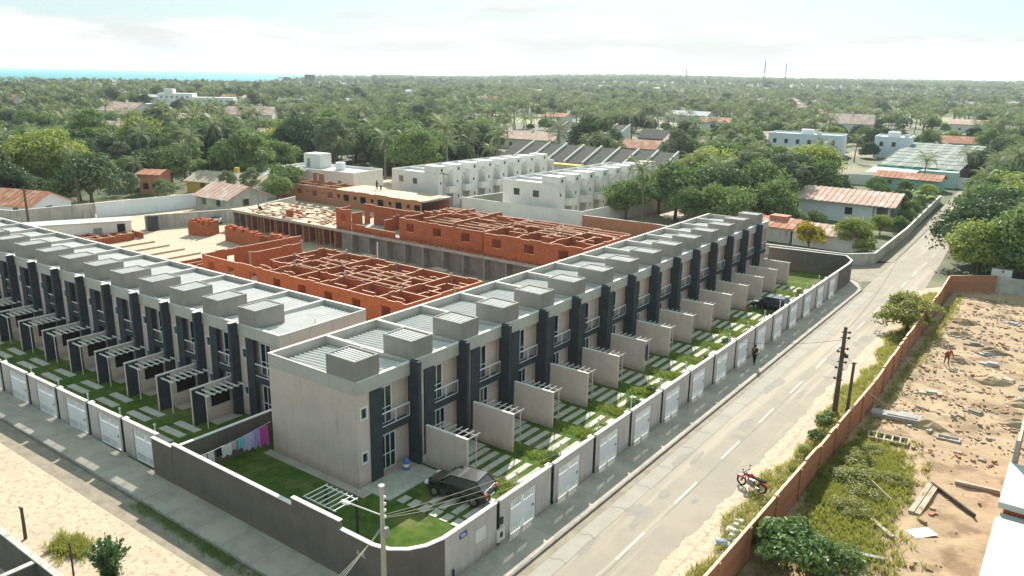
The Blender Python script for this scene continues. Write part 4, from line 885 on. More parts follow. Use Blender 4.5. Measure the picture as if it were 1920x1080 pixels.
for i in range(6): MB().box(-15.5+2.8*i, -14.2+2.8*i, -5.03, -5, 6.8, 8.1).build('window', 'grey_block', hb)
for i in range(6): MB().box(4+3.2*i, 5.4+3.2*i, -4.53, -4.5, 4.9, 6.2).build('window', 'grey_block', hb)
# scattered far roofs
fr = random.Random(11); farpts = []
for i in range(58):
    a = YAW + fr.uniform(-.56, .60); d_ = fr.uniform(330, 1500); x, y = CAM.x+d_*math.sin(a), CAM.y+d_*math.cos(a); px = az_px(x, y)
    if d_ > coast_r(px)-120: continue
    farpts.append((x, y, d_, px))
for i, (x, y, d_, px) in enumerate(farpts):
    wm = fr.choice(['whitewash','whitewash','plaster','bluewash']); rm = fr.choice(['palmtile','fibre','fibre','tile','palmtile']); lx = fr.uniform(9, 16)
    where = 'left' if px < 640 else ('middle' if px < 1280 else 'right')
    look = {'palmtile':'faded pink roofed','fibre':'pale roofed','tile':'clay roofed'}[rm]
    house('house', f'{look} house far off among the trees, {where} of the view', 'house', (x, y, terrain(x, y)), fr.uniform(-.6, .6), lx, fr.uniform(7, 10), fr.uniform(3, 4.5), fr.uniform(1.3, 2.2), wm, rm, .5, [('-', -2, 0, 1.5, 3.2), ('-', 2, 4, 1.5, 3.2)], group=f'far {look} houses, {where} of the view')
# water tower and radio masts on the skyline
def polar(px, d): a = YAW+math.atan((px-960)/1481); return CAM.x+d*math.sin(a), CAM.y+d*math.cos(a)
wt_ = thing('water_tower', 'small square water tower standing above the far trees by the sea', 'water tower', (*polar(586, 1000), 0))
for s in (-3, 3):
    for q in (-3, 3): MB().box(s-.6, s+.6, q-.6, q+.6, 0, 14).build('leg', 'slab', wt_)
MB().box(-4.2, 4.2, -4.2, 4.2, 14, 19).build('tank', 'grey_block', wt_)
def mast(x, y, h, label, grp):
    t = thing('radio_mast', label, 'radio mast', (x, y, terrain(x, y)), 0, grp)
    for i in range(3):
        a = 2.1*i; MB().tube([(2.2*math.cos(a), 2.2*math.sin(a), 0), (.35*math.cos(a), .35*math.sin(a), h)], .22, 4).build('leg', 'steel', t)
    mb = MB()
    for z in range(3, int(h), 4):
        k = 2.2-(1.85*z/h); k2 = 2.2-(1.85*min(z+4, h)/h)
        for i in range(3):
            a, b_ = 2.1*i, 2.1*(i+1); mb.tube([(k*math.cos(a), k*math.sin(a), z), (k2*math.cos(b_), k2*math.sin(b_), min(z+4, h))], .1, 3)
    mb.build('lattice', 'steel', t); MB().tube([(0,0,h),(0,0,h+3)], .1, 4).build('antenna', 'steel', t)
def polar(px, d): a = YAW+math.atan((px-960)/1481); return CAM.x+d*math.sin(a), CAM.y+d*math.cos(a)
x, y = polar(1409, 1000); mast(x, y, 43, 'taller lattice radio mast on the right skyline', None); x, y = polar(1447, 1150); mast(x, y, 42, 'fainter radio mast just right of the taller one', None); x, y = polar(1268, 1100); mast(x, y, 32, 'short thin mast on the middle skyline', None)
# ================================================================== BUILDING LOT ON THE RIGHT
bw = thing('brick_boundary_wall', 'long raw brick wall between the road verge and the sandy building lot', 'wall')
bp = [(19.75,-8),(19.98,3),(20.28,18),(20.45,31),(20.2,42),(19.9,63),(19.6,71.5)]
def brick_seg(p, q, h, parent, m='brick_wall'):
    p, q = Vector(p), Vector(q); L_ = (q-p).length; a = math.atan2(q.y-p.y, q.x-p.x); mb = MB(); mb.box(0, L_, -.075, .075, 0, h, 0, 1)
    x = 0
    while x < L_-.5:
        d = rnd.uniform(.4, 1.6); 
        if rnd.random() < .3: mb.box(x, min(x+d, L_), -.07, .07, h, h+.09, 0, 1)
        x += d
    o = mb.build('brick_panel', ['brick_old', 'mortar'], parent, (p.x, p.y, 0), a)
    n = max(1, int(L_/3.0))
    for i in range(n): MB().box(L_*i/n, L_*i/n+.22, -.16, -.076, 0, h-.03).build('pier', 'brick_old', o)
for i in range(len(bp)-1):
    p, q = Vector(bp[i]), Vector(bp[i+1]); n = max(1, int((q-p).length/6))
    for k in range(n): brick_seg(p+(q-p)*k/n, p+(q-p)*(k+1)/n, 2.0+.05*(k % 2), bw)
bk = thing('brick_boundary_wall', 'short bright brick wall closing the far end of the building lot', 'wall'); brick_seg((19.65,71.6), (23.9,75.1), 2.05, bk)
poly_wall('yard_wall', [(23.95,75.15),(32,75.3),(60,76)], .18, 0, 1.95, 'oldwall', 'pale plastered wall continuing right of the far brick wall', 'wall', cap=False)
MB().box(23.2, 25.2, 76, 77.5, 0, 2.6).build('x', 'whitewash') and None
o = bpy.data.objects['x']; o.name = 'tank_block'; tag(o, 'small white block standing behind the far brick wall', 'block')
sb = thing('unfinished_house', 'unfinished house with two pale concrete slab roofs at the right edge', 'building site')
for y0, y1, z in ((7.2,13.9,2.75),(15.2,20.5,2.95)):
    MB().box(29.65, 40, y0, y1, z-.32, z).build('roof_slab', mat('pale_slab', (.58,.56,.52), (.50,.48,.44), .8, bump=.3, bscale=8, streak=.3), sb); MB().box(29.9, 30.05, y0+.1, y1-.1, 0, z-.32).build('brick_wall', 'brick', sb); MB().box(30.05, 39, y0+.2, y0+.35, 0, z-.32).build('front_wall', 'brick', sb)
MB().box(29.75, 40, 13.9, 15.2, 2.1, 2.4).build('lower_slab', 'slab', sb); MB().box(29.8, 29.95, 20.55, 27, 0, 3.9, 0, 1).build('brick_wall', ['brick', 'mortar'], sb); MB().box(29.75, 29.98, 20.5, 20.56, 0, 4.3).build('concrete_column', 'slab', sb)
def lay(name, label, cat, m, boxes, loc, rz, group=None):
    mb = MB()
    for b_ in boxes: mb.box(*b_)
    t = mb.build(name, m, None, loc, rz); return tag(t, label, cat, group)
gf = lay('grating_frame', 'pale concrete frame with five dark square holes lying in the shade of the brick wall', 'frame', 'plank', [(-1.2,1.2,.45,.55,0,.16),(-1.2,1.2,-.55,-.45,0,.16)]+[(-1.2+.48*i-.05,-1.2+.48*i+.05,-.45,.45,0,.155) for i in range(6)], (22.7, 25.9, lot_z(22.7, 25.9)+.05), .12)
MB().box(-1.15, 1.15, -.44, .44, -.06, .004).build('pit', 'void', gf)
lay('concrete_slab', 'long grey white concrete slab lying behind the five-holed frame', 'slab', 'slab', [(-1.6,1.6,-.5,.5,0,.28),(-.6,1.3,-.3,.35,.28,.34)], (22.4, 29.9, lot_z(22.4, 29.9)+.05), .15)
lay('plank_stack', 'two joined pale planks forming an arm of the angle frame in the sand', 'planks', 'plank', [(-2.1,2.1,-.3,-.02,0,.22),(-2.1,2.1,.02,.3,0,.24)], (26.05, 18.8, lot_z(26.05, 18.8)+.05), 1.5)
lay('plank', 'long thin dark plank running down right from the pale pair', 'plank', 'wood', [(-1.8,1.8,-.06,.06,0,.2)], (27.35, 19.7, lot_z(27.35, 19.7)+.05), -.78)
lay('plank', 'long pale plank lying straight beside rubble near the slab roofs', 'plank', 'plank', [(-1.15,1.15,-.12,.12,0,.18)], (28.3, 22.2, lot_z(28.3, 22.2)+.05), .12)
lay('bamboo_pole', 'thin yellow pole leaning across the tall weeds', 'pole', 'plank', [(-1.6,1.6,-.025,.025,.45,.5)], (23.7, 17.6, .3), -.85)
lay('plank', 'fallen plank near the bush at the bottom of the lot', 'plank', 'plank', [(-1.2,1.2,-.12,.12,0,.2)], (24.6, 14.2, lot_z(24.6, 14.2)+.05), -.75)
lay('concrete_beam', 'short pale beam lying at the foot of the dark bush', 'beam', 'slab', [(-1.3,1.3,-.12,.12,0,.22)], (24.3, 10.6, lot_z(24.3, 10.6)+.05), .25)
lay('lime_patch', 'white lime spilled flat on the sand', 'lime patch', 'cap', [(-.7,.7,-.4,.4,0,.01)], (26.6, 14.9, lot_z(26.6, 14.9)+.05), .9)
lay('old_well_ring', 'low concrete ring with a dark hollow', 'ring', 'slab', [(-.7,.7,-.35,-.25,0,.15),(-.7,.7,.25,.35,0,.15),(-.7,-.6,-.25,.25,0,.15),(.6,.7,-.25,.25,0,.15)], (25.9, 28.4, lot_z(25.9, 28.4)+.05), .1)
q = random.Random(3)
mb = MB(); 
for i in range(2300):          # rubble, offcuts and clods strewn over the lot
    x = q.uniform(21, 33); y = q.uniform(8, 71)
    if q.random() < .78: y = 26+ (q.gauss(0,1)*.55) + 3.4*q.randint(0, 13); 
    if y > 71 or (x > 29 and y < 28): continue
    s = q.choice([.05,.06,.08,.1,.13,.2]); a = q.random()*3; c, s_ = math.cos(a), math.sin(a); l_, w_ = s*q.uniform(1,2.6), s; hh = s*q.uniform(.3,.8)
    bt = [(x+c*u-s_*v, y+s_*u+c*v, lot_z(x, y)-.02) for u, v in ((-l_/2,-w_/2),(l_/2,-w_/2),(l_/2,w_/2),(-l_/2,w_/2))]
    mb.hexa(bt, [(p[0]*.9+x*.1+q.uniform(-.02,.02), p[1]*.9+y*.1, lot_z(x, y)+hh+q.uniform(0,.03)) for p in bt], q.choice([0,1,3,3,3,3,3,2]))
tag(mb.build('rubble', ['plank', 'slab', 'tile', 'lot']), 'strewn rubble and clods over the sandy lot', None, None, 'stuff')
for i in range(13):
    x, y = q.uniform(22, 30), 31+3.1*i+q.uniform(-.6,.6)
    lay('rubble_slab', 'broken concrete slab piece lying in the rubble rows of the lot', 'slab', q.choice(['slab','plank','dirt']), [(-q.uniform(.4,.9),q.uniform(.4,.9),-.35,.3,0,.16),(-.3,.5,-.2,.4,.16,.26)], (x, y, .06), q.uniform(-.4,.5), 'broken slabs in the lot')
for i in range(10):
    x, y = q.uniform(22.5, 30), 30+4.1*i; mb = MB(); vs = []; n = 9
    for ring, (r_, z) in enumerate(((1,0),(.72,.22),(.4,.42),(.12,.5))):
        for k in range(n): a = 2*math.pi*k/n; rr_ = r_*q.uniform(.8,1.2); vs.append((1.5*rr_*math.cos(a), .8*rr_*math.sin(a), z*q.uniform(.8,1.15)))
    mb.add(vs, [(j*n+k, j*n+(k+1)%n, (j+1)*n+(k+1)%n, (j+1)*n+k) for j in range(3) for k in range(n)]+[tuple(range(3*n, 4*n))])
    tag(mb.build('earth_mound', 'lot', None, (x, y, lot_z(x, y)-.05), q.uniform(-.3,.3)), 'low mound of brown earth in the sandy lot', 'mound', 'earth mounds in the lot')
tr = MB()
for i in range(26):
    x, y = 18.7+q.uniform(-.35,.35), q.uniform(7.2, 10.2); s = q.uniform(.12,.28); tr.ball((x, y, s*.6), s, s*.8, s*.6, 6, 4, q.choice([0,0,1]))
tag(tr.build('rubbish_bags', ['cap', cloth('bag_blue', (.35,.45,.6))]), 'pile of white and blue rubbish bags against the outer side of the brick wall', None, None, 'stuff')
# ================================================================== BOTTOM LEFT CORNER YARD
yw = thing('yard_wall', 'low mossy dark wall of the yard in the bottom left corner', 'wall'); MB().box(-40, 6, -15.5, -15.3, 0, 2.1).build('wall', 'wall_dark', yw); MB().box(-3.9, -3.7, -30, -15.5, 0, 2.05).build('cross_wall', 'wall_dark', yw); MB().box(-40, 6, -15.54, -15.26, 2.1, 2.15).build('coping', 'oldwall', yw); MB().box(-3.94, -3.66, -30, -15.54, 2.05, 2.1).build('coping', 'oldwall', yw)
lay('white_sheet', 'white sheet lying on the yard floor at the left edge', 'sheet', 'cap', [(-.5,.5,-.25,.25,0,.04)], (-6.4, -17.6, .03), .4)
def wood_post(x, y, h, label, hook=False):
    t = thing('fence_post', label, 'post', (x, y, 0)); b = MB(); b.tube([(0,0,0),(.04,0,h*.5),(0,.02,h)], [.09,.08,.07] if not hook else [.05,.045,.04], 7); b.build('post', 'wood', t); b = MB(); b.tube([(-.16,0,h-.04),(.16,0,h-.02)], .06, 5) if not hook else b.tube([(0,0,h),(-.05,0,h+.18),(.1,0,h+.22),(.2,0,h+.1)], .035, 5); b.build('cap_piece' if not hook else 'hook', 'wood', t)
wood_post(-9.6, -13.7, 1.75, 'rough wooden post with a short cross piece at the sandy street edge'); wood_post(-4.05, -13.95, 1.9, 'thin dark post with a curled top beside the young conifer', True)
# ================================================================== POLES, LAMPS, WIRES
def cable(pts_a, pts_b, sag, r=.018, n=14):
    a, b_ = Vector(pts_a), Vector(pts_b); return [tuple(a+(b_-a)*i/n+Vector((0,0,-4*sag*(i/n)*(1-i/n)))) for i in range(n+1)]
NP = (9.32, -7.25)
pl = thing('utility_pole', 'slim pale concrete utility pole with lamp arm at the street corner', 'utility pole', (*NP, 0)); b = MB(); b.tube([(0,0,0),(0,0,6.65)], [.135,.085], 8); b.build('pole', 'pole', pl); MB().tube([(0,0,6.65),(0,0,6.7)], .13, 8).build('cap', 'cap', pl)
b = MB(); b.tube([(0,0,5.3),(-.5,-.3,5.5),(-1.15,-.72,5.78)], .03, 6); arm = b.build('lamp_arm', 'cap', pl)
b = MB(); b.ball((-1.3, -.82, 5.82), .26, .13, .08, 10, 6); b.build('lamp_head', 'white', arm)
b = MB()
for z in (6.2, 5.9, 5.6, 5.3): b.ball((.16, 0, z), .07, mi=0)
b.build('insulator', 'white', pl); MB().box(.1, .3, -.1, .1, 4.4, 4.8).build('junction_box', 'grey_block', pl)
wi = thing('cable', 'overhead service cables from the corner pole to the houses', 'cables')
for z, tgt, sg_ in ((5.3,(12.3,18,4.6),.7),(5.15,(12.0,18.2,4.4),.75)): pass
b = MB(); b.tube(cable((9.4,-7.2,5.2), (9.6,2.2,2.7), .2), .011, 4); b.tube(cable((9.4,-7.2,5.25), (9.7,4.9,2.75), .25), .011, 4); b.tube(cable((9.4,-7.2,5.35), (9.7,9.4,2.75), .4), .011, 4); b.build('house_cable', 'pole', wi)
b = MB(); b.tube(cable((9.42,-7.25,5.0), (12.5,-16,5.0), .3), .013, 4); b.tube(cable((9.42,-7.25,4.9), (11.8,-16,4.8), .35), .013, 4); b.tube(cable((9.42,-7.25,4.8), (11.0,-16,4.4), .35), .013, 4); b.build('street_cable', 'pole', wi)
P1, P2 = (18.62, 28.4), (20.0, 25.6)
pl = thing('utility_pole', 'dark timber utility pole with brackets standing on the grassy verge', 'utility pole', (*P1, 0)); b = MB(); b.tube([(0,0,0),(0,0,6.5)], [.2,.12], 8); b.build('pole', 'wood', pl)
for z in (6.1, 5.7, 4.9, 4.6, 3.9, 3.4, 2.6): sd = 1 if int(z*10) % 2 else -1; MB().tube([(-.25*sd,0,z),(.32*sd,0,z+.05)], .045, 5).ball((.3*sd, 0, z+.06), .1).build('bracket', 'wood', pl)
MB().box(.12,.4,-.1,.1,4.3,4.55).build('lamp_bracket', 'charcoal', pl)
pl = thing('utility_pole', 'shorter dark pole leaning beside the brick wall', 'utility pole', (*P2, 0)); b = MB(); b.tube([(0,0,0),(.02,0.05,5.0)], [.13,.09], 8); b.build('pole', 'wood', pl); MB().tube([(-.1,0,4.95),(.2,0,5.0)], .05, 5).build('bracket', 'wood', pl)
wi = thing('cable', 'thin street cables tied to the dark timber poles', 'cables'); b = MB()
b.tube(cable((*P1, 6.2), (15.5, 66, 6.0), .9, n=24), .014, 4); b.tube(cable((*P1, 5.6), (9.7, 31.5, 2.7), .3), .012, 4); b.tube(cable((*P1, 4.9), (*P2, 4.9), .1), .012, 4); b.build('street_cable', 'wire', wi)
b = MB(); b.tube(cable((20.3,29.0,2.05), (22.2,31.6,.1), .1), .03, 4); b.build('guy_rope', 'plank', wi)
for (px, x, y, h) in ((0,-93.6,22.5,6.0),(1,-96.3,31.2,6.4),(2,-58,73.8,7.0)):
    pl = thing('utility_pole', ['weathered pole in front of the orange roofed house','slender pole at the bend of the stained street wall','thin grey pole in front of the left white row'][px], 'utility pole', (x, y, 0)); MB().tube([(0,0,0),(0,0,h)], [.2,.13], 7).build('pole', 'wood' if px < 2 else 'steel', pl); MB().tube([(-.9,0,h-.4),(.9,0,h-.4)], .07, 5).build('cross_arm', 'wood', pl)
# garden posts along the fence line
pm = MB().tube([(0,0,0),(0,0,1.5)], .045, 6).mesh('post', 'cap'); lm = MB().ball((0,0,1.56), .09, n=6, m=5).mesh('lamp', 'cap')
for k in range(14):
    for (x, y, side) in ((7.6, 4.5*k+4.75, 'paved road'), (*Lp(4.28+4*k-.1, 6.6)[:2], 'sandy street')):
        t = thing('garden_tap_post', f'slim white post on the lawn by the {side} gates', 'post', (x, y, .05), 0, f'slim white posts on the lawns by the {side}'); link('post', pm, t); link('lamp', lm, t)
# corner pergola
pg = thing('pergola', 'small white slatted pergola standing by the raised dark corner wall', 'pergola', (2.45, -4.2, 0)); rm_ = MB().box(-.02, .02, -.8, .8, 2.3, 2.34).mesh('rafter', 'white')
for i in range(7): link('rafter', rm_, pg, (-1.12+.375*i, 0, 0))
MB().box(-1.2, 1.2, .68, .72, 2.24, 2.298).box(-1.2, 1.2, -.72, -.68, 2.24, 2.298).build('beam', 'white', pg); pp = MB().box(-.05,.05,-.05,.05,0,2.24).mesh('post', 'charcoal')
for x in (-1.15, 1.15): link('post', pp, pg, (x, .7, 0)); link('post', pp, pg, (x, -.7, 0))
# clothes line
cl = thing('clothes_line', 'washing line strung across the side lawn', 'washing line'); b = MB(); A_, B_ = (-7.35, -5.7, 1.9), (-7.85, -.02, 2.0); b.tube(cable(A_, B_, .12), .015, 4); b.build('line', 'white', cl)
b = MB(); b.tube([(-7.35,-5.7,.05),(-7.35,-5.7,2.0)], .035, 6); b.build('post', 'steel', cl)
for i, (c, nm, wdt, h) in enumerate([((.75,.75,.74),'white towel',.5,.55),((.72,.72,.73),'white vest',.4,.6),((.03,.03,.04),'black shirt',.35,.5),((.75,.74,.72),'white sheet',.7,.7),((.68,.45,.5),'pink blouse',.4,.55),((.20,.55,.66),'turquoise shirt',.5,.7),((.58,.50,.78),'lilac sheet',.75,1.0),((.46,.36,.68),'violet dress',.6,1.1),((.58,.10,.38),'magenta sheet',.8,1.2)]):
    t0 = .12+.095*i; p = Vector(A_)+(Vector(B_)-Vector(A_))*t0; mb = MB(); n = 6; vs = []
    for j in range(4):
        for k in range(n+1): vs.append((.05*math.sin(k*2.1+i)*j/3+.02*math.sin(j), (k/n-.5)*wdt, -h*j/3*(1-.12*math.sin(k*1.7+i))))
    for j in range(4):
        for k in range(n+1): v = vs[j*(n+1)+k]; vs.append((v[0]+.012, v[1], v[2]))
    m_ = 4*(n+1); fs = [(j*(n+1)+k, j*(n+1)+k+1, (j+1)*(n+1)+k+1, (j+1)*(n+1)+k) for j in range(3) for k in range(n)]; mb.add(vs, fs+[tuple(x+m_ for x in f[::-1]) for f in fs])
    tag(mb.build('laundry', cloth('laundry_'+nm.replace(' ', '_'), c), None, (p.x, p.y, p.z-.1)), f'{nm} hanging on the washing line beside the corner house', 'laundry', None)
t = thing('tub', 'turquoise plastic wash tub on the lawn under the washing line', 'tub', (-7.0, -4.3, .05)); b = MB(); b.tube([(0,0,0),(0,0,.42)], [.32,.42], 14); b.build('tub', cloth('tub_teal', (.05,.45,.45)), t); MB().torus((0,0,.42), .42, .025, 'z' if False else 'y').build('rim', cloth('tub_rim', (.05,.4,.4)), t).rotation_euler = (R(90),0,0)
t = thing('water_jug', 'blue and white bottled water jug standing by the corner house door', 'bottle', (.5, 3.3, .12)); b = MB(); b.tube([(0,0,0),(0,0,.55),(0,0,.7),(0,0,.8)], [.2,.2,.1,.08], 12); b.build('bottle', cloth('jug_blue', (.12,.2,.5)), t); b = MB(); b.tube([(0,0,.2),(0,0,.38)], .205, 12); b.build('label_band', 'white', t)
# ================================================================== VEHICLES
def car(label, loc, rz, paint, pickup=False):
    t = thing('parked_car', label, 'car', loc, rz); Lh, Wd = 2.0, .84
    # hull sections along x (front at +x): (x, half width, sill z, belt z)
    if pickup: sec = [(-2.5,.80,.5,.95),(-2.3,.86,.4,1.0),(-.4,.88,.35,1.0),(.4,.88,.35,1.02),(1.3,.87,.35,1.0),(2.2,.84,.4,.92),(2.45,.74,.5,.75)]; cab = [(-.55,1.0,.80),(-.35,1.62,.66),(.55,1.64,.66),(1.25,1.02,.80)]
    else: sec = [(-1.98,.70,.45,.85),(-1.85,.80,.32,.95),(-1.2,.85,.28,.98),(0,.86,.27,.97),(.9,.85,.28,.95),(1.6,.81,.3,.86),(1.95,.68,.4,.68)]; cab = [(-1.8,.96,.78),(-1.35,1.44,.62),(-.1,1.5,.63),(.3,1.44,.62),(1.05,.95,.76)]
    mb = MB(); vs = []
    for x, wd, z0, z1 in sec:
        zm = (z0+z1)/2; vs += [(x,-wd*.9,z0),(x,-wd,zm),(x,-wd*.97,z1-.05),(x,-wd*.8,z1),(x,wd*.8,z1),(x,wd*.97,z1-.05),(x,wd,zm),(x,wd*.9,z0)]
    n = len(sec); mb.add(vs, [(i*8+k, (i+1)*8+k, (i+1)*8+(k+1)%8, i*8+(k+1)%8) for i in range(n-1) for k in range(8)]+[tuple(range(8)), tuple(range((n-1)*8+7, (n-1)*8-1, -1))]); mb.smooth = False
    bd = mb.build('body', paint, t)
    mb = MB(); vs = []
    for x, z, wd in cab: vs += [(x,-wd,z),(x,wd,z)]
    k = len(cab); zb = cab[0][1]-.02
    vs += [(x,-w_,zb) for x, z, w_ in ((cab[0][0],0,cab[0][2]),(cab[-1][0],0,cab[-1][2]))]+[(x,w_,zb) for x, z, w_ in ((cab[0][0],0,cab[0][2]),(cab[-1][0],0,cab[-1][2]))]
    fs = [(2*i,2*i+2,2*i+3,2*i+1) for i in range(k-1)]; fs += [tuple(2*i for i in range(k))[::-1], tuple(2*i+1 for i in range(k))]
    mats = [0]*(k-1); mb.add(vs, fs); mb.build('windows', 'glass', t)
    a, b_ = cab[1], cab[-2]; MB().box(a[0]-.02, b_[0]+.02, -a[2]-.01, a[2]+.01, max(a[1], b_[1])-.01, max(a[1], b_[1])+.05).build('roof_panel', paint, bd)
    pil = MB()
    for s in (-1, 1):
        for i in range(k-1):
            p, q_ = cab[i], cab[i+1]; 
            if i in (0, k-2): pil.tube([(p[0], s*(p[2]+.01), p[1]), (q_[0], s*(q_[2]+.01), q_[1])], .045, 5)
        pil.tube([(-.25, s*(cab[1][2]+.14), .98), (-.22, s*(cab[1][2]+.015), 1.48)], .04, 5)
    pil.build('pillar', paint, bd)
    wm = MB(); wm.torus((0,0,0), .24, .085, 'y', 18, 7); wm = wm.mesh('tyre', 'rubber'); rm2 = MB(); rm2.tube([(0,-.07,0),(0,.07,0)], .19, 14); rm2 = rm2.mesh('rim', 'alloy')
    for x in ((-1.25, 1.25) if not pickup else (-1.5, 1.5)):
        for s in (-1, 1): wo = link('wheel', wm, t, (x, s*.78, .32)); link('rim', rm2, wo)
    for s in (-1, 1):
        MB().box(sec[-1][0]-.25, sec[-1][0]-.02, s*.62-.14, s*.62+.14, .62, .76).build('headlight', 'lamp_clear', t); MB().box(sec[0][0]-.01, sec[0][0]+.12, s*.66-.1, s*.66+.1, .7, .92).build('tail_light', 'lamp_red', t); MB().box(.75, .92, s*.9-.06, s*.9+.06, .98, 1.1).build('mirror', paint, t)
    MB().box(sec[0][0]-.03, sec[0][0]+.01, -.22, .22, .55, .68).build('number_plate', 'white', t)
    if pickup: MB().box(-2.4, -.6, -.72, .72, .85, 1.012).build('load_bed', 'charcoal', t)
    return t
car('black hatchback parked on the paving slabs in the corner garden', (5.0, 3.0, .09), .18+math.pi, 'black_paint')
car('black car parked behind the gates towards the far end of the row', (6.2, 51.3, .09), math.pi-.05, 'black_paint')
car('white pickup parked on the sand at the end of the unfinished terrace', (-78.2, 43.2, .02), 2.5, 'white_paint', True)
mo = thing('motorcycle', 'red and black motorcycle standing at the edge of the road by the verge', 'motorcycle', (17.75, 14.0, .03), R(168))
for x in (-.66, .66):
    wh_ = MB().torus((0,0,0), .27, .055, 'y', 20, 7).build('wheel', 'rubber', mo, (x, 0, .32)); b = MB(); b.torus((0,0,0), .22, .018, 'y', 18, 5)
    for k in range(8): a = k*math.pi/4; b.tube([(0,0,0),(.22*math.cos(a),0,.22*math.sin(a))], .008, 3)
    b.tube([(0,-.06,0),(0,.06,0)], .05, 8); b.build('rim', 'alloy', wh_)
b = MB(); b.tube([(.66,.09,.32),(.45,.09,.85)], .03, 6); b.tube([(.66,-.09,.32),(.45,-.09,.85)], .03, 6); b.tube([(.42,0,.88),(.1,0,.45),(-.3,0,.42),(-.66,.1,.32)], .035, 6); b.tube([(.4,0,.8),(-.1,0,.72),(-.55,0,.78)], .035, 6); b.tube([(-.66,-.1,.32),(-.5,-.1,.7)], .03, 6); b.build('frame', 'charcoal', mo)
b = MB(); b.ball((.16,0,.82), .3, .15, .15, 12, 8); b.build('fuel_tank', 'red', mo)
b = MB(); b.hexa([(-.85,-.1,.76),(-.02,-.13,.74),(-.02,.13,.74),(-.85,.1,.76)], [(-.85,-.09,.86),(-.02,-.12,.82),(-.02,.12,.82),(-.85,.09,.86)]); b.build('seat', 'rubber', mo)
b = MB(); b.box(-.15,.25,-.13,.13,.28,.6); b.tube([(.2,.13,.4),(-.1,.18,.28),(-.8,.2,.36)], [.03,.035,.05], 7); b.build('engine', 'steel', mo)
b = MB(); b.tube([(.36,-.36,1.0),(.44,-.15,1.0),(.46,0,.95),(.44,.15,1.0),(.36,.36,1.0)], .02, 6); hb_ = b.build('handlebar', 'charcoal', mo); b = MB()
for s in (-1,1): b.tube([(.4,.3*s,1.0),(.42,.36*s,1.2)], .012, 4); b.ball((.42,.37*s,1.22), .06, .07, .04)
b.build('mirror', 'charcoal', hb_); b = MB(); b.ball((.58,0,.88), .11, .11, .11, 10, 7); b.build('headlight', 'lamp_clear', mo); b = MB(); b.hexa([(.42,-.12,.56),(.96,-.08,.5),(.96,.08,.5),(.42,.12,.56)], [(.42,-.11,.62),(.9,-.07,.62),(.9,.07,.62),(.42,.11,.62)]); b.hexa([(-1.0,-.08,.55),(-.45,-.1,.68),(-.45,.1,.68),(-1.0,.08,.55)], [(-1.0,-.07,.6),(-.45,-.09,.74),(-.45,.09,.74),(-1.0,.07,.6)]); b.build('mudguard', 'red', mo); MB().box(-.92,-.86,-.06,.06,.7,.8).build('tail_light', 'lamp_red', mo); b = MB(); b.tube([(0,.1,.3),(-.1,.4,.02)], .015, 5); b.build('side_stand', 'charcoal', mo)
# ================================================================== PEOPLE
def person(label, loc, rz, J, shirt, trousers, hat=None):
    """J: joint positions; the body is one skinned surface, clothes are shells over it"""
    t = thing('person', label, 'person', loc, rz)
    names = ['pelvis','chest','neck','head','shl','ell','hal','shr','elr','har','hil','knl','anl','tol','hir','knr','anr','tor']
    rad = dict(pelvis=.13,chest=.15,neck=.06,head=.1,shl=.075,ell=.05,hal=.042,shr=.075,elr=.05,har=.042,hil=.1,knl=.065,anl=.045,tol=.04,hir=.1,knr=.065,anr=.045,tor=.04)
    ed = [('pelvis','chest'),('chest','neck'),('neck','head'),('chest','shl'),('shl','ell'),('ell','hal'),('chest','shr'),('shr','elr'),('elr','har'),('pelvis','hil'),('hil','knl'),('knl','anl'),('anl','tol'),('pelvis','hir'),('hir','knr'),('knr','anr'),('anr','tor')]
    def skin(nm, keep, grow, m):
        ks = [k for k in names if any(k in e_ for e_ in keep)]; me = bpy.data.meshes.new(nm); me.from_pydata([J[k] for k in ks], [(ks.index(a), ks.index(b_)) for a, b_ in keep], []); o = bpy.data.objects.new(nm, me); col.objects.link(o); o.parent = t; me.materials.append(M[m] if isinstance(m, str) else m)
        s = o.modifiers.new('skin', 'SKIN'); s.use_smooth_shade = True
        for i, k in enumerate(ks): me.skin_vertices[0].data[i].radius = (rad[k]*grow, rad[k]*grow*.85)
        me.skin_vertices[0].data[0].use_root = True
        o.modifiers.new('sub', 'SUBSURF').levels = 1; o.modifiers['sub'].render_levels = 1; return o
    skin('body', ed, 1.0, 'skin')
    skin('shirt', [('pelvis','chest'),('chest','shl'),('chest','shr'),('shl','ell'),('shr','elr')], 1.18, shirt)
    skin('trousers', [('pelvis','hil'),('hil','knl'),('knl','anl'),('pelvis','hir'),('hir','knr'),('knr','anr')], 1.2, trousers)
    h = J['head']; b = MB(); b.ball((h[0]-.01, h[1], h[2]+.05), .112, .105, .11, 10, 7); b.build('hair' if not hat else 'cap', hat or 'hair', t)
    b = MB(); b.ball((h[0]+.02, h[1], h[2]-.02), .1, .085, .125, 10, 8); b.ball((h[0]+.12, h[1], h[2]-.02), .02, .015, .025, 6, 4); b.ball((h[0]+.03, h[1]-.09, h[2]-.02), .02, .015, .03, 6, 4); b.ball((h[0]+.03, h[1]+.09, h[2]-.02), .02, .015, .03, 6, 4); b.build('face', 'skin', t)
    return t
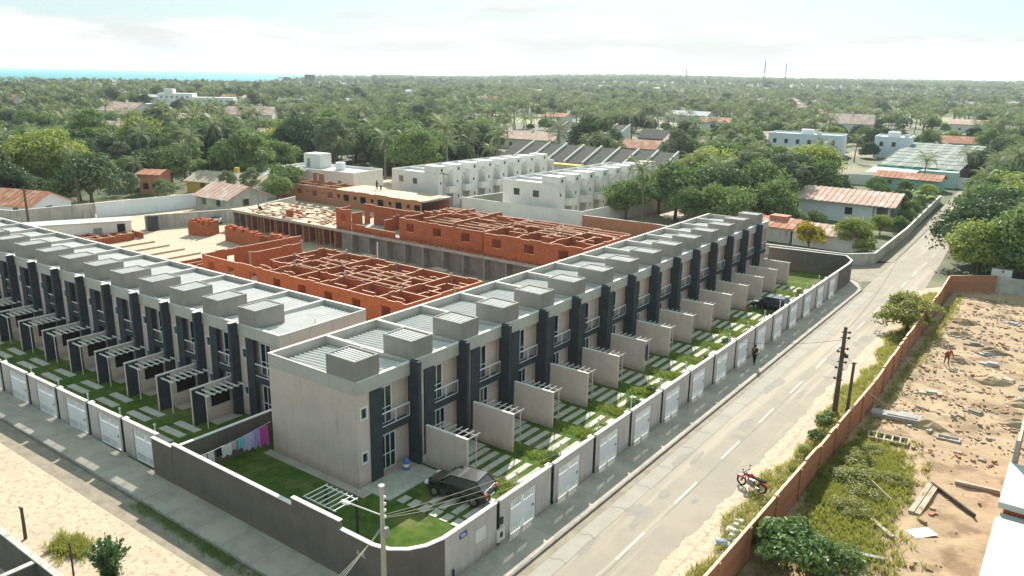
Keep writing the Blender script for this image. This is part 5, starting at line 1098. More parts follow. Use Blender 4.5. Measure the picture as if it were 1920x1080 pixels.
def stand(st=.12, arm=.1, bend=0):
    f = bend
    return dict(pelvis=(0,0,.92), chest=(.25*f,0,1.3-.1*f), neck=(.4*f,0,1.5-.18*f), head=(.5*f+.02,0,1.63-.25*f), shl=(.3*f,.2,1.42-.13*f), ell=(.3*f+arm*.4,.27,1.13-.15*f), hal=(.35*f+arm,.25,.88-.1*f), shr=(.3*f,-.2,1.42-.13*f), elr=(.3*f-arm*.3,-.27,1.13-.15*f), har=(.35*f+arm*.5,-.25,.88-.1*f), hil=(0,.1,.86), knl=(st*.6+.03,.11,.48), anl=(st,.11,.09), tol=(st+.16,.13,.04), hir=(0,-.1,.86), knr=(-st*.4+.03,-.11,.48), anr=(-st,-.11,.09), tor=(-st+.16,-.13,.04))
crouch = dict(pelvis=(0,0,.38), chest=(.22,0,.72), neck=(.33,0,.88), head=(.42,0,.98), shl=(.28,.2,.8), ell=(.42,.26,.55), hal=(.58,.15,.35), shr=(.28,-.2,.8), elr=(.42,-.26,.55), har=(.58,-.15,.35), hil=(0,.1,.36), knl=(.38,.17,.5), anl=(.12,.14,.09), tol=(.28,.15,.04), hir=(0,-.1,.36), knr=(.38,-.17,.5), anr=(.12,-.14,.09), tor=(.28,-.15,.04))
blk = cloth('black', (.02,.02,.025)); nav = cloth('navy', (.03,.04,.12)); redc = cloth('red', (.45,.03,.03)); whc = cloth('white', (.65,.65,.62)); brn = cloth('khaki', (.14,.11,.07))
person('person in dark clothes walking on the pavement beside the gates', (10.6, 34.2, .12), R(80), stand(.18), blk, blk)
person('person in black standing on the dusty slab of the back row', (-70.6, 70.4, 2.98), R(200), stand(.1), blk, nav)
person('person in a white shirt bending over on the dusty slab', (-69.3, 70.1, 2.98), R(230), stand(.14, .2, 1), whc, nav)
person('person in black crouching on the slab of the long terrace', (-67.2, 43.6, 2.9), R(240), crouch, blk, blk)
person('person in a red shirt bending among the rubble of the lot', (23.4, 44.6, lot_z(23.4, 44.6)), R(300), stand(.15, .25, 1.1), redc, brn, cloth('cap_red', (.4,.05,.04)))
tag(MB().box(-.02,.02,-.45,.45,-1.2,0).build('hanging_cloth', nav, None, (4.3, 27.0, 2.4), .3), 'dark blue cloth hanging at the end of a pale divider wall', 'cloth')
# ================================================================== VEGETATION
rng = np.random.default_rng(5)
def leaf_mesh(name, cen, nrm, size, m, aspect=1.5):
    """one small folded quad per leaf clump"""
    n = len(cen); up = rng.normal(size=(n,3)); t = np.cross(nrm, up); t /= np.linalg.norm(t, axis=1)[:,None]+1e-9; b = np.cross(nrm, t)
    s = size[:,None] if hasattr(size, '__len__') else size
    v = np.empty((n,4,3)); v[:,0] = cen-t*s*.5*aspect; v[:,1] = cen-b*s*.42+nrm*s*.12; v[:,2] = cen+t*s*.5*aspect; v[:,3] = cen+b*s*.42+nrm*s*.12
    me = bpy.data.meshes.new(name); me.from_pydata(v.reshape(-1,3).tolist(), [], np.arange(n*4).reshape(n,4).tolist()); me.materials.append(M[m]); me.update(); return me
def crown(name, rx, rz, zc, nc, nl, leaf, m, flat=.0, spread=.42):
    cs = []
    while len(cs) < nc:
        d = rng.normal(size=3); d /= np.linalg.norm(d)
        if d[2] < -.7: continue
        k = rng.uniform(.5, 1.0)**.6; cs.append(d*np.array([rx, rx, rz])*k*(1-spread*.55))
    cs = np.array(cs); rc = rng.uniform(.6, 1.25, nc)*spread*rx
    idx = rng.integers(0, nc, nl); d = rng.normal(size=(nl,3)); d /= np.linalg.norm(d, axis=1)[:,None]
    low = d[:,2] < -.3; d[low,2] *= -.6
    rad = rc[idx]*rng.uniform(.72, 1.08, nl)
    c = cs[idx] + d*rad[:,None]*np.array([1,1,.8]); nr = d*.9+rng.normal(size=(nl,3))*.55+np.array([0,0,.25]); nr /= np.linalg.norm(nr, axis=1)[:,None]
    c[:,2] += zc
    return leaf_mesh(name, c, nr, rng.uniform(.65, 1.4, nl)*leaf, m)
def trunk(name, h, r, spread, nb, m='bark'):
    b = MB(); q = random.Random(name); b.tube([(0,0,0),(.05*h*.2,.02,h*.45),(0,.05,h)], [r,r*.8,r*.55], 7)
    for i in range(nb):
        a = 6.28*i/nb+q.uniform(-.4,.4); b.tube([(0,0,h*q.uniform(.6,.95)),(spread*.5*math.cos(a),spread*.5*math.sin(a),h*1.25),(spread*math.cos(a),spread*math.sin(a),h*1.25+spread*.55)], [r*.5,r*.35,r*.12], 5)
    return b.mesh(name, m)
PT = {}    # prototypes: kind -> (trunk mesh, crown mesh)
PT['broad'] = [(trunk('trunk', 2.6, .28, 2.6, 5), crown('crown', 4.2, 3.3, 4.2, 34, 6500, .29, 'leaf')), (trunk('trunk', 3.0, .25, 2.2, 5), crown('crown', 3.6, 3.8, 4.8, 30, 6000, .28, 'leaf')), (trunk('trunk', 2.4, .3, 3.0, 6), crown('crown', 4.8, 3.0, 3.9, 38, 7000, .30, 'leafdark')), (trunk('trunk', 2.6, .3, 2.6, 5), crown('crown', 4.2, 3.4, 4.2, 28, 6500, .29, 'leaf'))]
PT['lime'] = [(trunk('trunk', 2.6, .28, 2.6, 5), crown('crown', 4.3, 3.4, 4.3, 34, 6800, .29, 'leaflime')), (trunk('trunk', 2.6, .28, 2.6, 5), crown('crown', 3.8, 3.3, 4.2, 24, 6000, .28, 'leaf', spread=.5))]
PT['grey'] = [(trunk('trunk', 3.4, .22, 1.8, 5), crown('crown', 3.2, 4.0, 5.2, 38, 4600, .27, 'leafgrey', spread=.3))]
PT['big'] = [(trunk('trunk', 4.0, .55, 6, 8), crown('crown', 9.8, 6.8, 6.0, 110, 36000, .36, 'leaflime', spread=.26))]
PT['mango'] = [(trunk('trunk', 3.2, .5, 4.5, 7), crown('crown', 7.2, 5.2, 5.0, 56, 20000, .34, 'leafdark', spread=.33))]
PT['shrub'] = [(trunk('trunk', .7, .08, .6, 4), crown('crown', 1.2, .95, 1.35, 14, 1800, .14, 'leaf')), (trunk('trunk', .7, .08, .6, 4), crown('crown', 1.3, 1.0, 1.3, 14, 1800, .15, 'leaflime'))]
def frond_mesh(L_=3.6, droop=.9, m='palmleaf', n=15):
    """one arching coconut frond along +x: midrib and paired drooping leaflets"""
    v, f = [], []; pts = []
    for i in range(n+1):
        t = i/n; pts.append(Vector((L_*t*(1-.18*t*t), 0, .75*L_*.42*math.sin(t*1.9)-droop*L_*.42*t*t)))
    for i in range(n):
        p = pts[i]; d = (pts[i+1]-pts[i]); ln = (.28+.62*math.sin(math.pi*min(1, .12+i/n*.95)))*L_*.26
        o = len(v); wv = .018*(1-i/n)+.006; q_ = pts[i+1]; v += [(p.x,-wv,p.z),(p.x,wv,p.z),(q_.x,wv,q_.z),(q_.x,-wv,q_.z)]; f.append((o,o+1,o+2,o+3))
        for s in (-1, 1):
            for h_ in (0, .5):
                a = p+d*h_; o = len(v); tip = a+Vector((ln*.55, s*ln*.8, -ln*.42)); mid = a+Vector((ln*.25, s*ln*.45, -.02)); wl = .045*L_*.3
                v += [tuple(a), tuple(mid+Vector((wl,0,0))), tuple(tip), tuple(mid-Vector((wl,0,0)))]; f.append((o,o+1,o+2,o+3))
    me = bpy.data.meshes.new('frond'); me.from_pydata(v, [], f); me.materials.append(M[m]); me.update(); return me
FR = [frond_mesh(3.6, .7), frond_mesh(3.4, 1.15), frond_mesh(3.2, 1.7)]
def palm_trunk(h, lean, nm='trunk'):
    b = MB(); b.tube([(0,0,0),(lean*.2,0,h*.3),(lean*.55,0,h*.65),(lean,0,h)], [.24,.17,.14,.13], 7); return b.mesh(nm, 'palmbark')
def frond_set(n, seed):
    q = random.Random(seed); res = []
    for i in range(n):
        a = i*2.399+q.uniform(-.2,.2); lev = i/n; res.append((0 if lev < .35 else (1 if lev < .7 else 2), a, -.75+lev*1.35+q.uniform(-.1,.1), q.uniform(.85,1.1)))
    return res
def palm_crown_mesh(seed, n=18):
    V, Fc = [], []
    for k, a, pitch, s in frond_set(n, seed):
        Mx = Matrix.Rotation(a, 4, 'Z') @ Matrix.Rotation(pitch, 4, 'Y') @ Matrix.Scale(s, 4); o = len(V)
        V += [tuple(Mx @ v.co) for v in FR[k].vertices]; Fc += [tuple(i+o for i in p.vertices) for p in FR[k].polygons]
    me = bpy.data.meshes.new('palm_crown'); me.from_pydata(V, [], Fc); me.materials.append(M['palmleaf']); me.update(); return me
PH = [(7.0, .5), (8.6, .9), (6.0, -.4)]
PTR = [palm_trunk(h, l) for h, l in PH]; PCR = [palm_crown_mesh(s) for s in range(3)]
ntree = [0]
def look(kind): return {'broad':'rounded green','lime':'bright yellow-green','grey':'airy grey-green','big':'huge spreading yellow-green','mango':'dense dark domed','shrub':'low leafy','palm':'coconut'}[kind]
def tree(kind, x, y, s, label, v=None, rz=None, group=None, sz=None, cat='tree', z=0.0):
    P = PT[kind]; tm, cm = P[v % len(P) if v is not None else rnd.randrange(len(P))]
    t = thing({'shrub':'shrub'}.get(kind, 'tree'), label, 'shrub' if kind == 'shrub' else cat, (x, y, z), rz if rz is not None else rnd.uniform(0, 6.28), group); t.scale = (s, s, sz or s)
    link('trunk', tm, t); c = link('crown', cm, t); ntree[0] += 1; return t
def palm(x, y, s, label, v=0, group=None, z=0.0, fronds=True):
    t = thing('coconut_palm', label, 'palm tree', (x, y, z), rnd.uniform(0, 6.28), group); t.scale = (s, s, s); h, l = PH[v % 3]
    link('trunk', PTR[v % 3], t); ntree[0] += 1
    if fronds:
        for k, a, pitch, sc_ in frond_set(18, v): 
            o = link('frond', FR[k], t, (l, 0, h)); o.rotation_euler = (0, pitch, a); o.scale = (sc_,)*3
    else: link('crown', PCR[v % 3], t, (l, 0, h))
    return t
# --- the trees one can single out
tree('big', -128, 41, .9, 'huge round yellow-green tree at the left edge beside the orange roofed house')
tree('mango', -101, 136, 1.05, 'dark round tree standing alone behind the left white row')
palm(-26.5, 86.5, 1.05, 'tall coconut palm in front of the leafy trees right of the white rows', 1)
for i, (x, y, s) in enumerate([(-109,46.5,.55),(-104,50,.5),(-97.5,46,.45),(-95.7,57.5,.6),(-95,62,.62)]): tree('grey' if i != 1 else 'broad', x, y, s, ['slim young tree left of the salmon cube house','young bushy tree right in front of the ochre house','small bare-stemmed tree behind the long white street wall','slender street tree near the middle of the white wall','slender street tree at the right end of the white wall'][i], 0)
tree('lime', -85.5, 60.5, .72, 'sunlit bushy tree beside the pale corrugated shed', 1); tree('lime', -90.5, 66, .9, 'broad pale-topped tree behind the low brick row', 1)
palm(-116, 46, .75, 'coconut palm in the shade right of the huge tree', 0)
# right-hand cluster behind the long terrace
cl_ = [('broad',-24,93,1.15),('lime',-29.5,98,1.0),('broad',-17,96,1.1),('lime',-14,88.5,.95),('broad',-22,103,1.15),('grey',-18,108,1.1),('lime',-26,110,1.25),('broad',-13.5,104,1.15),('broad',-30.5,88,.8),('mango',-22,120,.75),('broad',-15,122,1.2),('lime',-19.5,88,.85),('broad',-10,98,.9),('broad',-26.5,117,1.2),('lime',-33,117,.9),('grey',-13.5,114,1.05),('broad',-11,128,1.0),('broad',-20,131,1.1),('lime',-15.5,139,1.2),('broad',-29,132,1.2),('broad',-27,150,.7),('grey',-31,142,1.1)]
for i, (k, x, y, s) in enumerate(cl_): tree(k, x, y, s*1.12, f'{look(k)} tree in the thick clump right of the white rows', i, group=f'{look(k)} trees in the clump right of the white rows')
for i, (x, y, s) in enumerate([(-20.5,101,1.2),(-27,104,1.0),(-16.2,111,1.1),(-12.5,119,1.0),(-22,126,1.1)]): palm(x, y, s, 'coconut palm rising out of the clump right of the white rows', i, 'coconut palms in the clump right of the white rows')
tree('broad', -6.5, 97.5, .55, 'small dark tree left of the white cottage wall', 3, sz=.5); tree('broad', -3.2, 99.5, .45, 'low bush under the wall of the white cottage', 0)
t = tree('shrub', 0.3, 84.4, 1.8, 'round golden yellow bush in front of the low white outbuilding', 1); g_ = next(c for c in t.children if c.name.startswith('crown')); g_.data = g_.data.copy(); g_.data.materials[0] = M['gold']
tree('lime', 5.4, 87.3, .62, 'leafy bush with pale leaves at the end of the low outbuilding', 0, sz=.62)
tree('shrub', 7.6, 85.0, 1.3, 'small pale bush inside the corner of the grey wall', 1)
for i, (x, y, s) in enumerate([(4.2,122,.5),(6.2,130,.42),(2.5,134,.5),(5.8,140,.45),(-2,138,.55),(1,146,.5),(4.6,150,.42),(-5,148,.55),(6.5,122.5,.45),(7.0,115.5,.4),(-9,131,.8),(7.6,108,.35),(5.5,104,.4)]): tree('lime' if i % 3 == 0 else 'broad', x, y, s, f'{"yellow-green" if i % 3 == 0 else "green"} garden tree between the white cottage and the mint house', i, group='garden trees between the white cottage and the mint house')
for i, (x, y) in enumerate([(2.4,128),(5.2,126),(6.4,136),(3,142)]):   # banana plants
    t = thing('banana_plant', 'banana plant with broad pale leaves by the white cottage porch', 'plant', (x, y, 0), i*1.3, 'banana plants by the white cottage'); MB().tube([(0,0,0),(0,0,2.2)], [.14,.1], 7).build('stem', 'weed', t)
    for k in range(8):
        a = k*.8; b = MB(); vs = []
        for j in range(6): u = j/5; w_ = .3*math.sin(math.pi*min(.97, u+.06)); r_ = .2+2.0*u; z_ = 2.1+1.0*math.sin(u*2.4)-.5*u; vs += [(r_*math.cos(a)-w_*math.sin(a), r_*math.sin(a)+w_*math.cos(a), z_-.08), (r_*math.cos(a), r_*math.sin(a), z_), (r_*math.cos(a)+w_*math.sin(a), r_*math.sin(a)-w_*math.cos(a), z_-.08)]
        b.add(vs, [(3*j+c, 3*j+c+1, 3*j+c+4, 3*j+c+3) for j in range(5) for c in (0,1)]); b.build('leaf', 'leaflime', t)
# right of the road
ri = [('lime',21.5,79.5,.95),('broad',26,80.5,1.15),('broad',20.5,87,1.2),('lime',24.5,89,1.2),('broad',30.5,84,1.3),('lime',19.2,93,.9),('broad',22,98,1.25),('broad',27.5,97,1.3),('lime',18.6,101,.8),('broad',18.5,108,1.0),('lime',23,108,1.2),('broad',17.8,117,1.0),('broad',22,119,1.25),('broad',16.8,127,.95),('lime',20.5,131,1.1),('broad',34,92,1.2),('broad',36,82,1.1),('broad',15.8,141,1.0),('broad',19,147,1.1),('lime',15,155,.95),('broad',25,78.8,.8),('lime',33,79,.9)]
for i, (k, x, y, s) in enumerate(ri): tree(k, x, y, s, f'{look(k)} tree in the thicket on the right side of the road', i, group=f'{look(k)} trees in the thicket right of the road')
for i, (x, y, s) in enumerate([(26.5,84,.8),(23.5,92,.85),(19.5,112,.95),(16.5,133,1.0),(15.5,148,1.0),(13.8,165,1.1),(16.5,172,1.15),(18,160,1.1),(13.5,182,1.1),(17,190,1.2),(20,176,1.1)]): palm(x, y, s, 'coconut palm in the thicket on the right side of the road', i, 'coconut palms right of the road')
# tree over the brick wall, weeds and bushes of the lot
t = tree('lime', 18.9, 52.3, .72, 'yellow-green tree leaning over the brick wall onto the road', 0, rz=.4, sz=.58); next(c for c in t.children if c.name.startswith('crown')).data = crown('crown', 4.3, 3.2, 3.2, 34, 7000, .24, 'weed', spread=.34)
bsh = thing('bush', 'large dark leafy bush filling the bottom corner of the lot behind the brick wall', 'bush', (21.9, 7.4, 0)); link('stems', trunk('stems', .8, .07, 1.1, 6), bsh); link('crown', crown('crown', 2.0, 1.35, 1.25, 26, 5200, .17, 'leaf', spread=.38), bsh)
bsh = thing('bush', 'lower dark bush right of the large corner bush', 'bush', (24.0, 8.2, 0)); link('stems', trunk('stems', .5, .05, .9, 6), bsh); link('crown', crown('crown', 1.5, .8, .6, 18, 2600, .14, 'leaf', spread=.4), bsh)
for i, (x, y, s) in enumerate([(22.6,18.6,.9),(21.8,21.2,.8),(23.0,15.0,.7),(24.2,19.8,.6),(22.2,23.0,.6),(23.2,17.0,.7),(21.6,18.3,.75)]):
    c = thing('bush', 'tall sprawling yellow-green weed bush in the sunny part of the lot', 'bush', (x, y, 0), i, 'sprawling weed bushes in the lot'); link('stems', trunk('stems', .4, .03, .6, 6), c); link('crown', PTW if i else (PTW := crown('crown', 1.25, .75, .6, 26, 4200, .085, 'weed', spread=.36)), c); c.scale = (s*1.5, s*1.2, s*.75)
for i, (x, y, s) in enumerate([(19.0,22.2,.5),(19.2,19.8,.45),(18.9,24.6,.55),(19.4,17.0,.35),(18.75,26.4,.4),(19.2,12.4,.3)]):
    tree('shrub', x, y, s, 'small green shrub on the road side of the brick wall', i, group='small shrubs on the verge by the brick wall')
# young conifer in the bottom left
cf = thing('conifer', 'feathery young conifer at the bottom edge on the sandy street', 'conifer', (-2.35, -13.1, 0)); MB().tube([(0,0,0),(0,0,2.9)], [.06,.015], 6).build('trunk', 'bark', cf)
cc, nn_ = [], []
for i in range(24):      # upright plumes of needles
    a = i*2.399; tilt = .12+.62*((i*7) % 24)/24; H_ = 2.7-1.1*tilt+q0.uniform(-.2,.2) if False else 2.75-1.2*tilt; dx, dy = math.cos(a)*tilt, math.sin(a)*tilt
    for j in range(150):
        u = rng.uniform(.12, 1); w_ = .30*(1-u)**.7+.03; p = np.array([dx*H_*u*u*.75, dy*H_*u*u*.75, .1+H_*u*.95]); off = rng.normal(size=3)*w_*.55; off[2] = abs(off[2])*.6
        cc.append(p+off); d_ = np.array([off[0]*1.2, off[1]*1.2, .25]); d_ /= np.linalg.norm(d_); t_ = np.cross(d_, rng.normal(size=3)); nn_.append(t_)
cc = np.array(cc); nn_ = np.array(nn_); nn_ /= np.linalg.norm(nn_, axis=1)[:,None]; link('crown', leaf_mesh('crown', cc, nn_, .085, 'conifer', 2.4), cf)
# grass and weeds: nobody could count them
def tufts(name, pts, h, m, label, blades=7):
    P = np.repeat(np.array(pts), blades, 0); n = len(P); a = rng.uniform(0, 6.28, n); hh = rng.uniform(.5, 1.2, n)*h; ln = rng.uniform(.2, .8, n)*hh; w_ = hh*.05
    b0 = P+np.stack([rng.normal(size=n)*.08, rng.normal(size=n)*.08, np.zeros(n)], 1); d = np.stack([np.cos(a), np.sin(a), np.zeros(n)], 1); s = np.stack([-np.sin(a), np.cos(a), np.zeros(n)], 1); z = np.array([0,0,1.])
    v = np.empty((n,4,3)); v[:,0] = b0-s*w_[:,None]; v[:,1] = b0+s*w_[:,None]; v[:,2] = b0+d*(ln*.45)[:,None]+z*(hh*.65)[:,None]+s*(w_*.8)[:,None]; v[:,3] = b0+d*ln[:,None]+z*hh[:,None]
    me = bpy.data.meshes.new(name); me.from_pydata(v.reshape(-1,3).tolist(), [], np.arange(n*4).reshape(n,4).tolist()); me.materials.append(M[m]); me.update(); return tag(link(name, me), label, None, None, 'stuff')
q = random.Random(9)
pts = []
for i in range(4200):
    y = q.uniform(-4, 70); x = q.uniform(17.7, 19.85); 
    edge = 18.1+.35*math.sin(y*.35)+.25*math.sin(y*1.1)
    if x > edge: pts.append((x, y, .01))
tufts('verge_grass', pts, .32, 'weed', 'wild grass along the verge of the road', 8)
pts = [(22.5+q.gauss(0,1.05), 18.6+q.gauss(0,2.3), .05) for i in range(5200)]+[(23.5+q.gauss(0,1.3), 11.2+q.gauss(0,1.6), .01) for i in range(600)]+[(20.9+abs(q.gauss(0,.5)), q.uniform(5, 70), .03) for i in range(420)]
pts = [p for p in pts if p[0] > 20.6]
tufts('lot_weeds', pts, .40, 'weed', 'tangled weeds growing on the lot', 10)
pts = [(-7.0+q.gauss(0,.55)+.0, -12.7+q.gauss(0,.35), .01) for i in range(420)]
tufts('grass_patch', pts, .3, 'weed', 'yellow grass patch on the sandy street', 9)
pts = [(q.uniform(-8.5,.5), -8.62+q.gauss(0,.16), .01) for i in range(420)]+[(q.uniform(-2,3), -8.7+q.gauss(0,.2), .01) for i in range(140)]
tufts('kerb_weeds', pts, .2, 'leaf', 'low weeds in the gutter of the sandy street', 6)
pts = []
for k in range(14):
    for i in range(150): pts.append((7.0+q.gauss(0,.9), 4.5*k+.75+q.gauss(0,.45), .05))
    for i in range(90): pts.append((q.uniform(3,9), 4.5*k+q.uniform(.1,1.1), .05))
pts = [p for p in pts if p[0] < 9.4 and p[1] > 4.2]
tufts('garden_grass', pts, .26, 'leaflime', 'longer grass and plants in the front gardens', 7)
for k in range(1, 14):
    if k in (10, 11): continue
    tree('shrub', 7.3+.4*math.sin(k*2.3), 4.5*k+.8+.3*math.cos(k*1.7), .42+.12*math.sin(k*5.1), 'small garden shrub on the lawn behind the paved road gates', k, group='small shrubs on the lawns behind the paved road gates', z=.05)
# --- the belt of trees behind the site and the plain beyond
boxes = []       # ground kept free of trees: (cx, cy, half x, half y)
def keep(x, y, hx, hy): boxes.append((x-hx, x+hx, y-hy, y+hy))
keep(-42, 50, 60, 45); keep(-95, 34, 12, 33); keep(-66, 96, 8, 24); keep(-44, 98, 8, 24); keep(-55, 98, 18, 24); keep(14, 60, 8, 140); keep(10.5, 150, 4.5, 40); keep(-68, 138, 26, 12); keep(-66, 126, 24, 6); keep(-121, 227, 18, 9); keep(-10, 225, 15, 50); keep(-2, 112, 12, 60); keep(-21, 115, 14, 32); keep(27, 112, 16, 38); keep(-45, 236, 14, 10); keep(-22, 250, 9, 11); keep(-385, 240, 52, 40); keep(-100, 82, 14, 9); keep(-126, 40, 10, 10); keep(-101, 136, 8, 8); keep(-92, 228, 8, 8); keep(-138, 164, 12, 9); keep(-18, 168, 16, 10); keep(-105, 62, 14, 8)
strips = []      # lanes kept low in front of houses seen from the street side
for (x, y, rz, lx, ly, *_) in spec:
    keep(x, y, lx*.6, ly*.6+2)
    if math.hypot(x-CAM.x, y-CAM.y) > 190: strips.append((x, y, lx*.5, .13))
for (x, y, d_, px) in farpts: keep(x, y, 11, 11); strips.append((x, y, 7, .1))
strips += [(-392, 238, 22, .14), (-45, 236, 11, .3), (-22, 250, 6, .1), (-92, 226, 8, .12), (-121, 226, 17, .16), (-138, 166, 9, .08)]
def in_strip(x, y):
    for (hx, hy, hw, k) in strips:
        vx, vy = CAM.x-hx, CAM.y-hy; d_ = math.hypot(vx, vy); vx /= d_; vy /= d_; u = (x-hx)*vx+(y-hy)*vy
        if 0 < u < d_*k and abs((x-hx)*vy-(y-hy)*vx) < hw: return True
    return False
mdw = []
for (px_, dd, hl, hw) in ((30, 430, 60, 16), (1650, 600, 70, 14), (1000, 420, 40, 9), (150, 300, 16, 9), (1720, 380, 30, 9)):
    cx_, cy_ = polar(px_, dd); keep(cx_, cy_, hl*.55, hl*.55); strips.append((cx_, cy_, hl*.5, .1)); mdw.append((cx_, cy_, hl))
for i, (cx_, cy_, hl) in enumerate(mdw): sheet('meadow', [(cx_+hl*math.cos(k*.785)*(.6+.2*(k % 2)), cy_+hl*math.sin(k*.785)*(.6+.15*(k % 3))) for k in range(8)], .05+terrain(cx_, cy_)+.5*(dd > 500), 'meadow')
boxes = np.array(boxes)
cand = []
def fill(r0, r1, step, jit, fa=.66, fb=.66, keepp=1.0):
    r = r0
    while r < r1:
        st = step*(1+ (r-r0)/r0*.25); da = st/r; a = -fa
        while a < fb:
            rr_ = r+q.uniform(-jit, jit)*st; aa = YAW+a+q.uniform(-jit, jit)*da
            x, y = CAM.x+rr_*math.sin(aa), CAM.y+rr_*math.cos(aa)
            a += da
            if q.random() > keepp: continue
            if np.any((boxes[:,0] < x) & (x < boxes[:,1]) & (boxes[:,2] < y) & (y < boxes[:,3])): continue
            px = az_px(x, y)
            if rr_ > coast_r(px)-30: continue
            # clearings
            nzv = math.sin(x*.021+1.3)*math.sin(y*.017+.4)+.6*math.sin(x*.051)*math.sin(y*.043+2)
            if (nzv > .93 and rr_ < 600) or in_strip(x, y): continue
            cand.append((x, y, rr_, px))
        r += st*.9
fill(118, 330, 6.6, .5); fill(330, 700, 9.0, .5); fill(700, 1500, 13, .5); fill(1500, 4000, 25, .5)
cand.sort(key=lambda c: c[2])
def kind_at(x, y, r, px):
    g = math.sin(x*.016+2)*math.sin(y*.013+1); u = q.random()
    pp = .55 if (px > 900 and r > 170) else .27
    if u < pp*(1.1+.6*g): return 'palm'
    u = q.random()
    return 'mango' if u < .16 else ('grey' if u < .30 else ('lime' if u < .46 else 'broad'))
budget = 300-ntree[0]; far = []; n_ind = 0
for (x, y, r, px) in cand:
    k = kind_at(x, y, r, px); s = q.choice([.55,.7,.8,.9,1.0,1.1,1.2,1.45])*(1.0 if r < 260 else .74)*(1 if r < 700 else (1.15 if r < 1500 else 1.6))*(.75 if px < 700 and r > 900 else 1)
    if k == 'mango': s *= .8
    z = terrain(x, y)
    if k == 'palm': s = q.uniform(.8, 1.3)*(1.1 if r < 330 else 1)*(1 if r < 1500 else 1.5)*(.75 if px < 700 and r > 900 else 1)
    if n_ind < budget and -60 < px < 1980:
        zone = 'at the left' if px < 500 else ('in the middle' if px < 1150 else 'at the right'); n_ind += 1
        if k == 'palm': palm(x, y, s*1.0, f'coconut palm in the wooded belt behind the houses, {zone}', n_ind, f'coconut palms of the wooded belt {zone}', z, fronds=False)
        else: tree(k, x, y, s, f'{look(k)} tree in the wooded belt behind the houses, {zone}', n_ind, group=f'{look(k)} trees of the wooded belt {zone}', z=z)
    else: far.append((x, y, z, s, k))
print('trees', ntree[0], 'far', len(far))
# far wood: one object, its trees instanced from the meshes of the near ones
def far_wood(name, items, label):
    """items: (x,y,z,scale,index) ; parts[index] = list of (object, z offset)"""
    me = bpy.data.meshes.new(name); n = len(items); me.from_pydata([(i[0], i[1], i[2]) for i in items], [], [])
    for nm, typ, val in (('tree_scale', 'FLOAT', [i[3] for i in items]), ('tree_turn', 'FLOAT', [q.uniform(0, 6.28) for _ in items]), ('tree_kind', 'INT', [i[4] for i in items])):
        at = me.attributes.new(nm, typ, 'POINT'); at.data.foreach_set('value', val)
    o = link(name, me); tag(o, label, None, None, 'stuff')
    g = bpy.data.node_groups.new(name, 'GeometryNodeTree'); g.interface.new_socket('Geometry', in_out='INPUT', socket_type='NodeSocketGeometry'); g.interface.new_socket('Geometry', in_out='OUTPUT', socket_type='NodeSocketGeometry')
    gi = g.nodes.new('NodeGroupInput'); go = g.nodes.new('NodeGroupOutput'); jn = g.nodes.new('GeometryNodeJoinGeometry'); g.links.new(jn.outputs[0], go.inputs[0])
    def attr(nm, dt):
        a = g.nodes.new('GeometryNodeInputNamedAttribute'); a.data_type = dt; a.inputs[0].default_value = nm; return a.outputs[0]
    sc_, tn, kd = attr('tree_scale', 'FLOAT'), attr('tree_turn', 'FLOAT'), attr('tree_kind', 'INT')
    cx = g.nodes.new('ShaderNodeCombineXYZ'); g.links.new(tn, cx.inputs[2])
    for i, ob in enumerate(PARTS):
        cp = g.nodes.new('FunctionNodeCompare'); cp.data_type = 'INT'; cp.operation = 'EQUAL'; g.links.new(kd, cp.inputs[2]); cp.inputs[3].default_value = i
        oi = g.nodes.new('GeometryNodeObjectInfo'); oi.inputs['Object'].default_value = ob; oi.transform_space = 'ORIGINAL'; oi.inputs['As Instance'].default_value = True
        ip = g.nodes.new('GeometryNodeInstanceOnPoints'); g.links.new(gi.outputs[0], ip.inputs['Points']); g.links.new(cp.outputs[0], ip.inputs['Selection']); g.links.new(oi.outputs['Geometry'], ip.inputs['Instance']); g.links.new(cx.outputs[0], ip.inputs['Rotation']); g.links.new(sc_, ip.inputs['Scale'])
        g.links.new(ip.outputs[0], jn.inputs[0])
    md = o.modifiers.new('scatter', 'NODES'); md.node_group = g; return o
def crown_obj(me): return next(o for o in bpy.data.objects if o.data == me)
PARTS = []; kidx = {}
for k in ('broad', 'lime', 'grey', 'mango'):
    kidx[k] = []
    for tm, cm in PT[k]:
        ob = next((o for o in bpy.data.objects if o.data == cm), None)
        if ob: kidx[k].append(len(PARTS)); PARTS.append(ob)
# palms far off: trunk and crown in one mesh
V, Fc, mi = [], [], []
pm_ = bpy.data.meshes.new('palm'); 
h, l = PH[0]
V += [tuple(v.co) for v in PTR[0].vertices]; Fc += [tuple(p.vertices) for p in PTR[0].polygons]; mi += [0]*len(PTR[0].polygons); o_ = len(V)
V += [(v.co.x+l, v.co.y, v.co.z+h) for v in PCR[0].vertices]; Fc += [tuple(i+o_ for i in p.vertices) for p in PCR[0].polygons]; mi += [1]*len(PCR[0].polygons)
pm_.from_pydata(V, [], Fc); pm_.materials.append(M['palmbark']); pm_.materials.append(M['palmleaf']); pm_.polygons.foreach_set('material_index', mi); pm_.update()
px_, py_ = -147, 92
po_ = link('coconut_palm', pm_, None, (px_, py_, 0)); tag(po_, 'lone slim coconut palm deep in the wooded belt above the salmon cube house', 'palm tree')
kidx['palm'] = [len(PARTS)]; PARTS.append(po_)
far_wood('distant_wood', [(x, y, z, s, q.choice(kidx[k])) for (x, y, z, s, k) in far], 'hazy wooded plain of trees and palms reaching to the horizon')

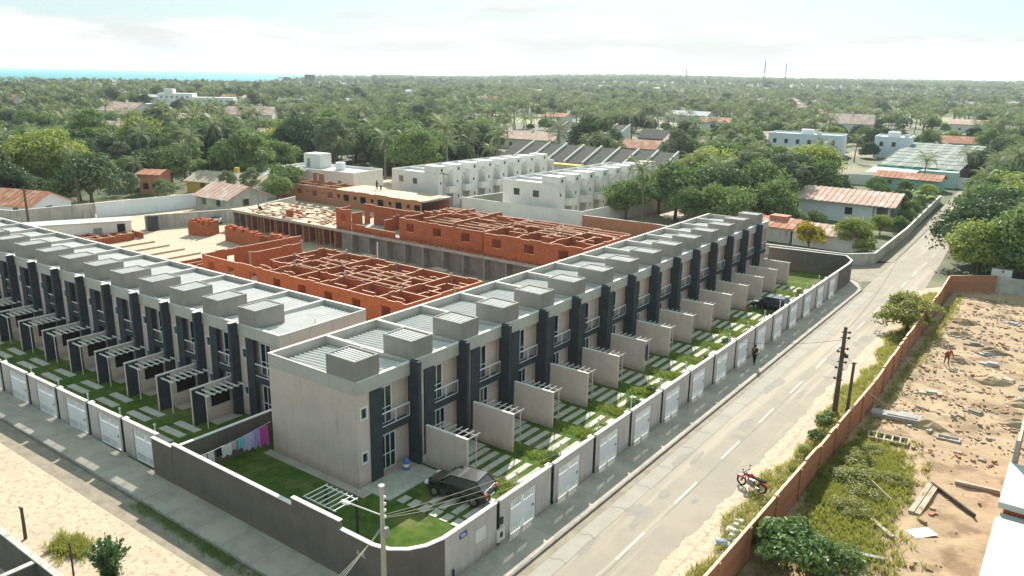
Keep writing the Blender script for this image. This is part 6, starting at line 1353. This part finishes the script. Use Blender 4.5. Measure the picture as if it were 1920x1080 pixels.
# labels that still coincide get their place from left to right in the view
from collections import defaultdict
LM = [(-116,46,'the salmon cube house'),(-126,40,'the huge left tree'),(-103,64,'the ochre house'),(-95,81,'the flat white house'),(-101,136,'the dark round tree'),(-138,166,'the yellow house'),(-66,96,'the left white row'),(-70,138,'the nearer dark terrace'),(-121,227,'the farther dark terrace'),(-40,105,'the right white row'),(-240,114,'the pale pink roof'),(-226,119,'the smaller pink roof'),(-168,124,'the peach roofed house'),(-272,191,'the brown gable'),(-92,226,'the grey tiled house'),(-45,236,'the long white block'),(-22,250,'the square white block'),(-10,215,'the nursery'),(-2,167,'the mint house'),(-2,115,'the white cottage'),(-26,178,'the small gabled house'),(-8,290,'the red roofed house'),(20,78,'the far brick wall'),(16,130,'the road bend'),(8.6,176,'the gate wall'),(-75,212,'the rosy roofed house'),(-22,90,'the long terrace end'),(-68,250,'the half hidden pale house'),(-118,186,'the terracotta roof'),(-338,170,'the salmon roof'),(-385,240,'the hotel block')]
def near_lm(o):
    l = o.location; px = az_px(l.x, l.y); r = math.hypot(l.x-CAM.x, l.y-CAM.y)
    b_ = min(LM, key=lambda m: math.hypot(m[0]-l.x, m[1]-l.y)); bx_ = az_px(b_[0], b_[1]); br_ = math.hypot(b_[0]-CAM.x, b_[1]-CAM.y); d_ = px-bx_
    rel = ('left of' if d_ < -45 else 'right of') if abs(d_) > 45 else ('behind' if r > br_ else 'in front of'); return f'{rel} {b_[2]}'
tops = [o for o in bpy.data.objects if o.parent is None and 'label' in o and 'category' in o]
def groups_of(): 
    g = defaultdict(list)
    for o in tops: g[o['label']].append(o)
    return [v for v in g.values() if len(v) > 1]
for v in groups_of():
    for o in v:
        if o['category'] in ('tree', 'palm tree') and ('belt' in o['label'] or 'clump' in o['label'] or 'thicket' in o['label'] or 'garden trees' in o.get('group', '')):
            o['label'] = o['label'].split(' in the ')[0].split(' rising out')[0].split(' between the ')[0] + ' ' + near_lm(o)
NTH = ORD + ['seventeenth','eighteenth','nineteenth','twentieth']
for v in groups_of():
    v.sort(key=lambda o: az_px(o.location.x, o.location.y)); n = len(v)
    if n > len(NTH): continue
    for i, o in enumerate(v):
        o['label'] = o['label'] + (f', {"left" if i == 0 else "right"} one of two' if n == 2 else (', leftmost' if i == 0 else (', rightmost' if i == n-1 else f', {NTH[i]} from left')))
        if 'group' not in o: o['group'] = o['category']+'s of a kind'

# ------------------------------------------------------------------ haze
HAZE = 0.00011
if HAZE:
    mb = MB(); mb.box(-13800, 13800, -13800, 13800, -6.5, 72); hz = mb.build('haze', 'white'); hz.data.materials.clear(); tag(hz, 'thin sea haze over the plain', None, None, 'stuff')
    m = bpy.data.materials.new('haze'); m.use_nodes = True
    for n_ in list(m.node_tree.nodes): m.node_tree.nodes.remove(n_)
    oo = m.node_tree.nodes.new('ShaderNodeOutputMaterial'); vv = m.node_tree.nodes.new('ShaderNodeVolumePrincipled'); vv.inputs['Color'].default_value = (.82, .91, 1.0, 1); vv.inputs['Density'].default_value = HAZE; vv.inputs['Anisotropy'].default_value = 0.35
    m.node_tree.links.new(vv.outputs[0], oo.inputs['Volume']); hz.data.materials.append(m)
    scene.cycles.volume_bounces = 1
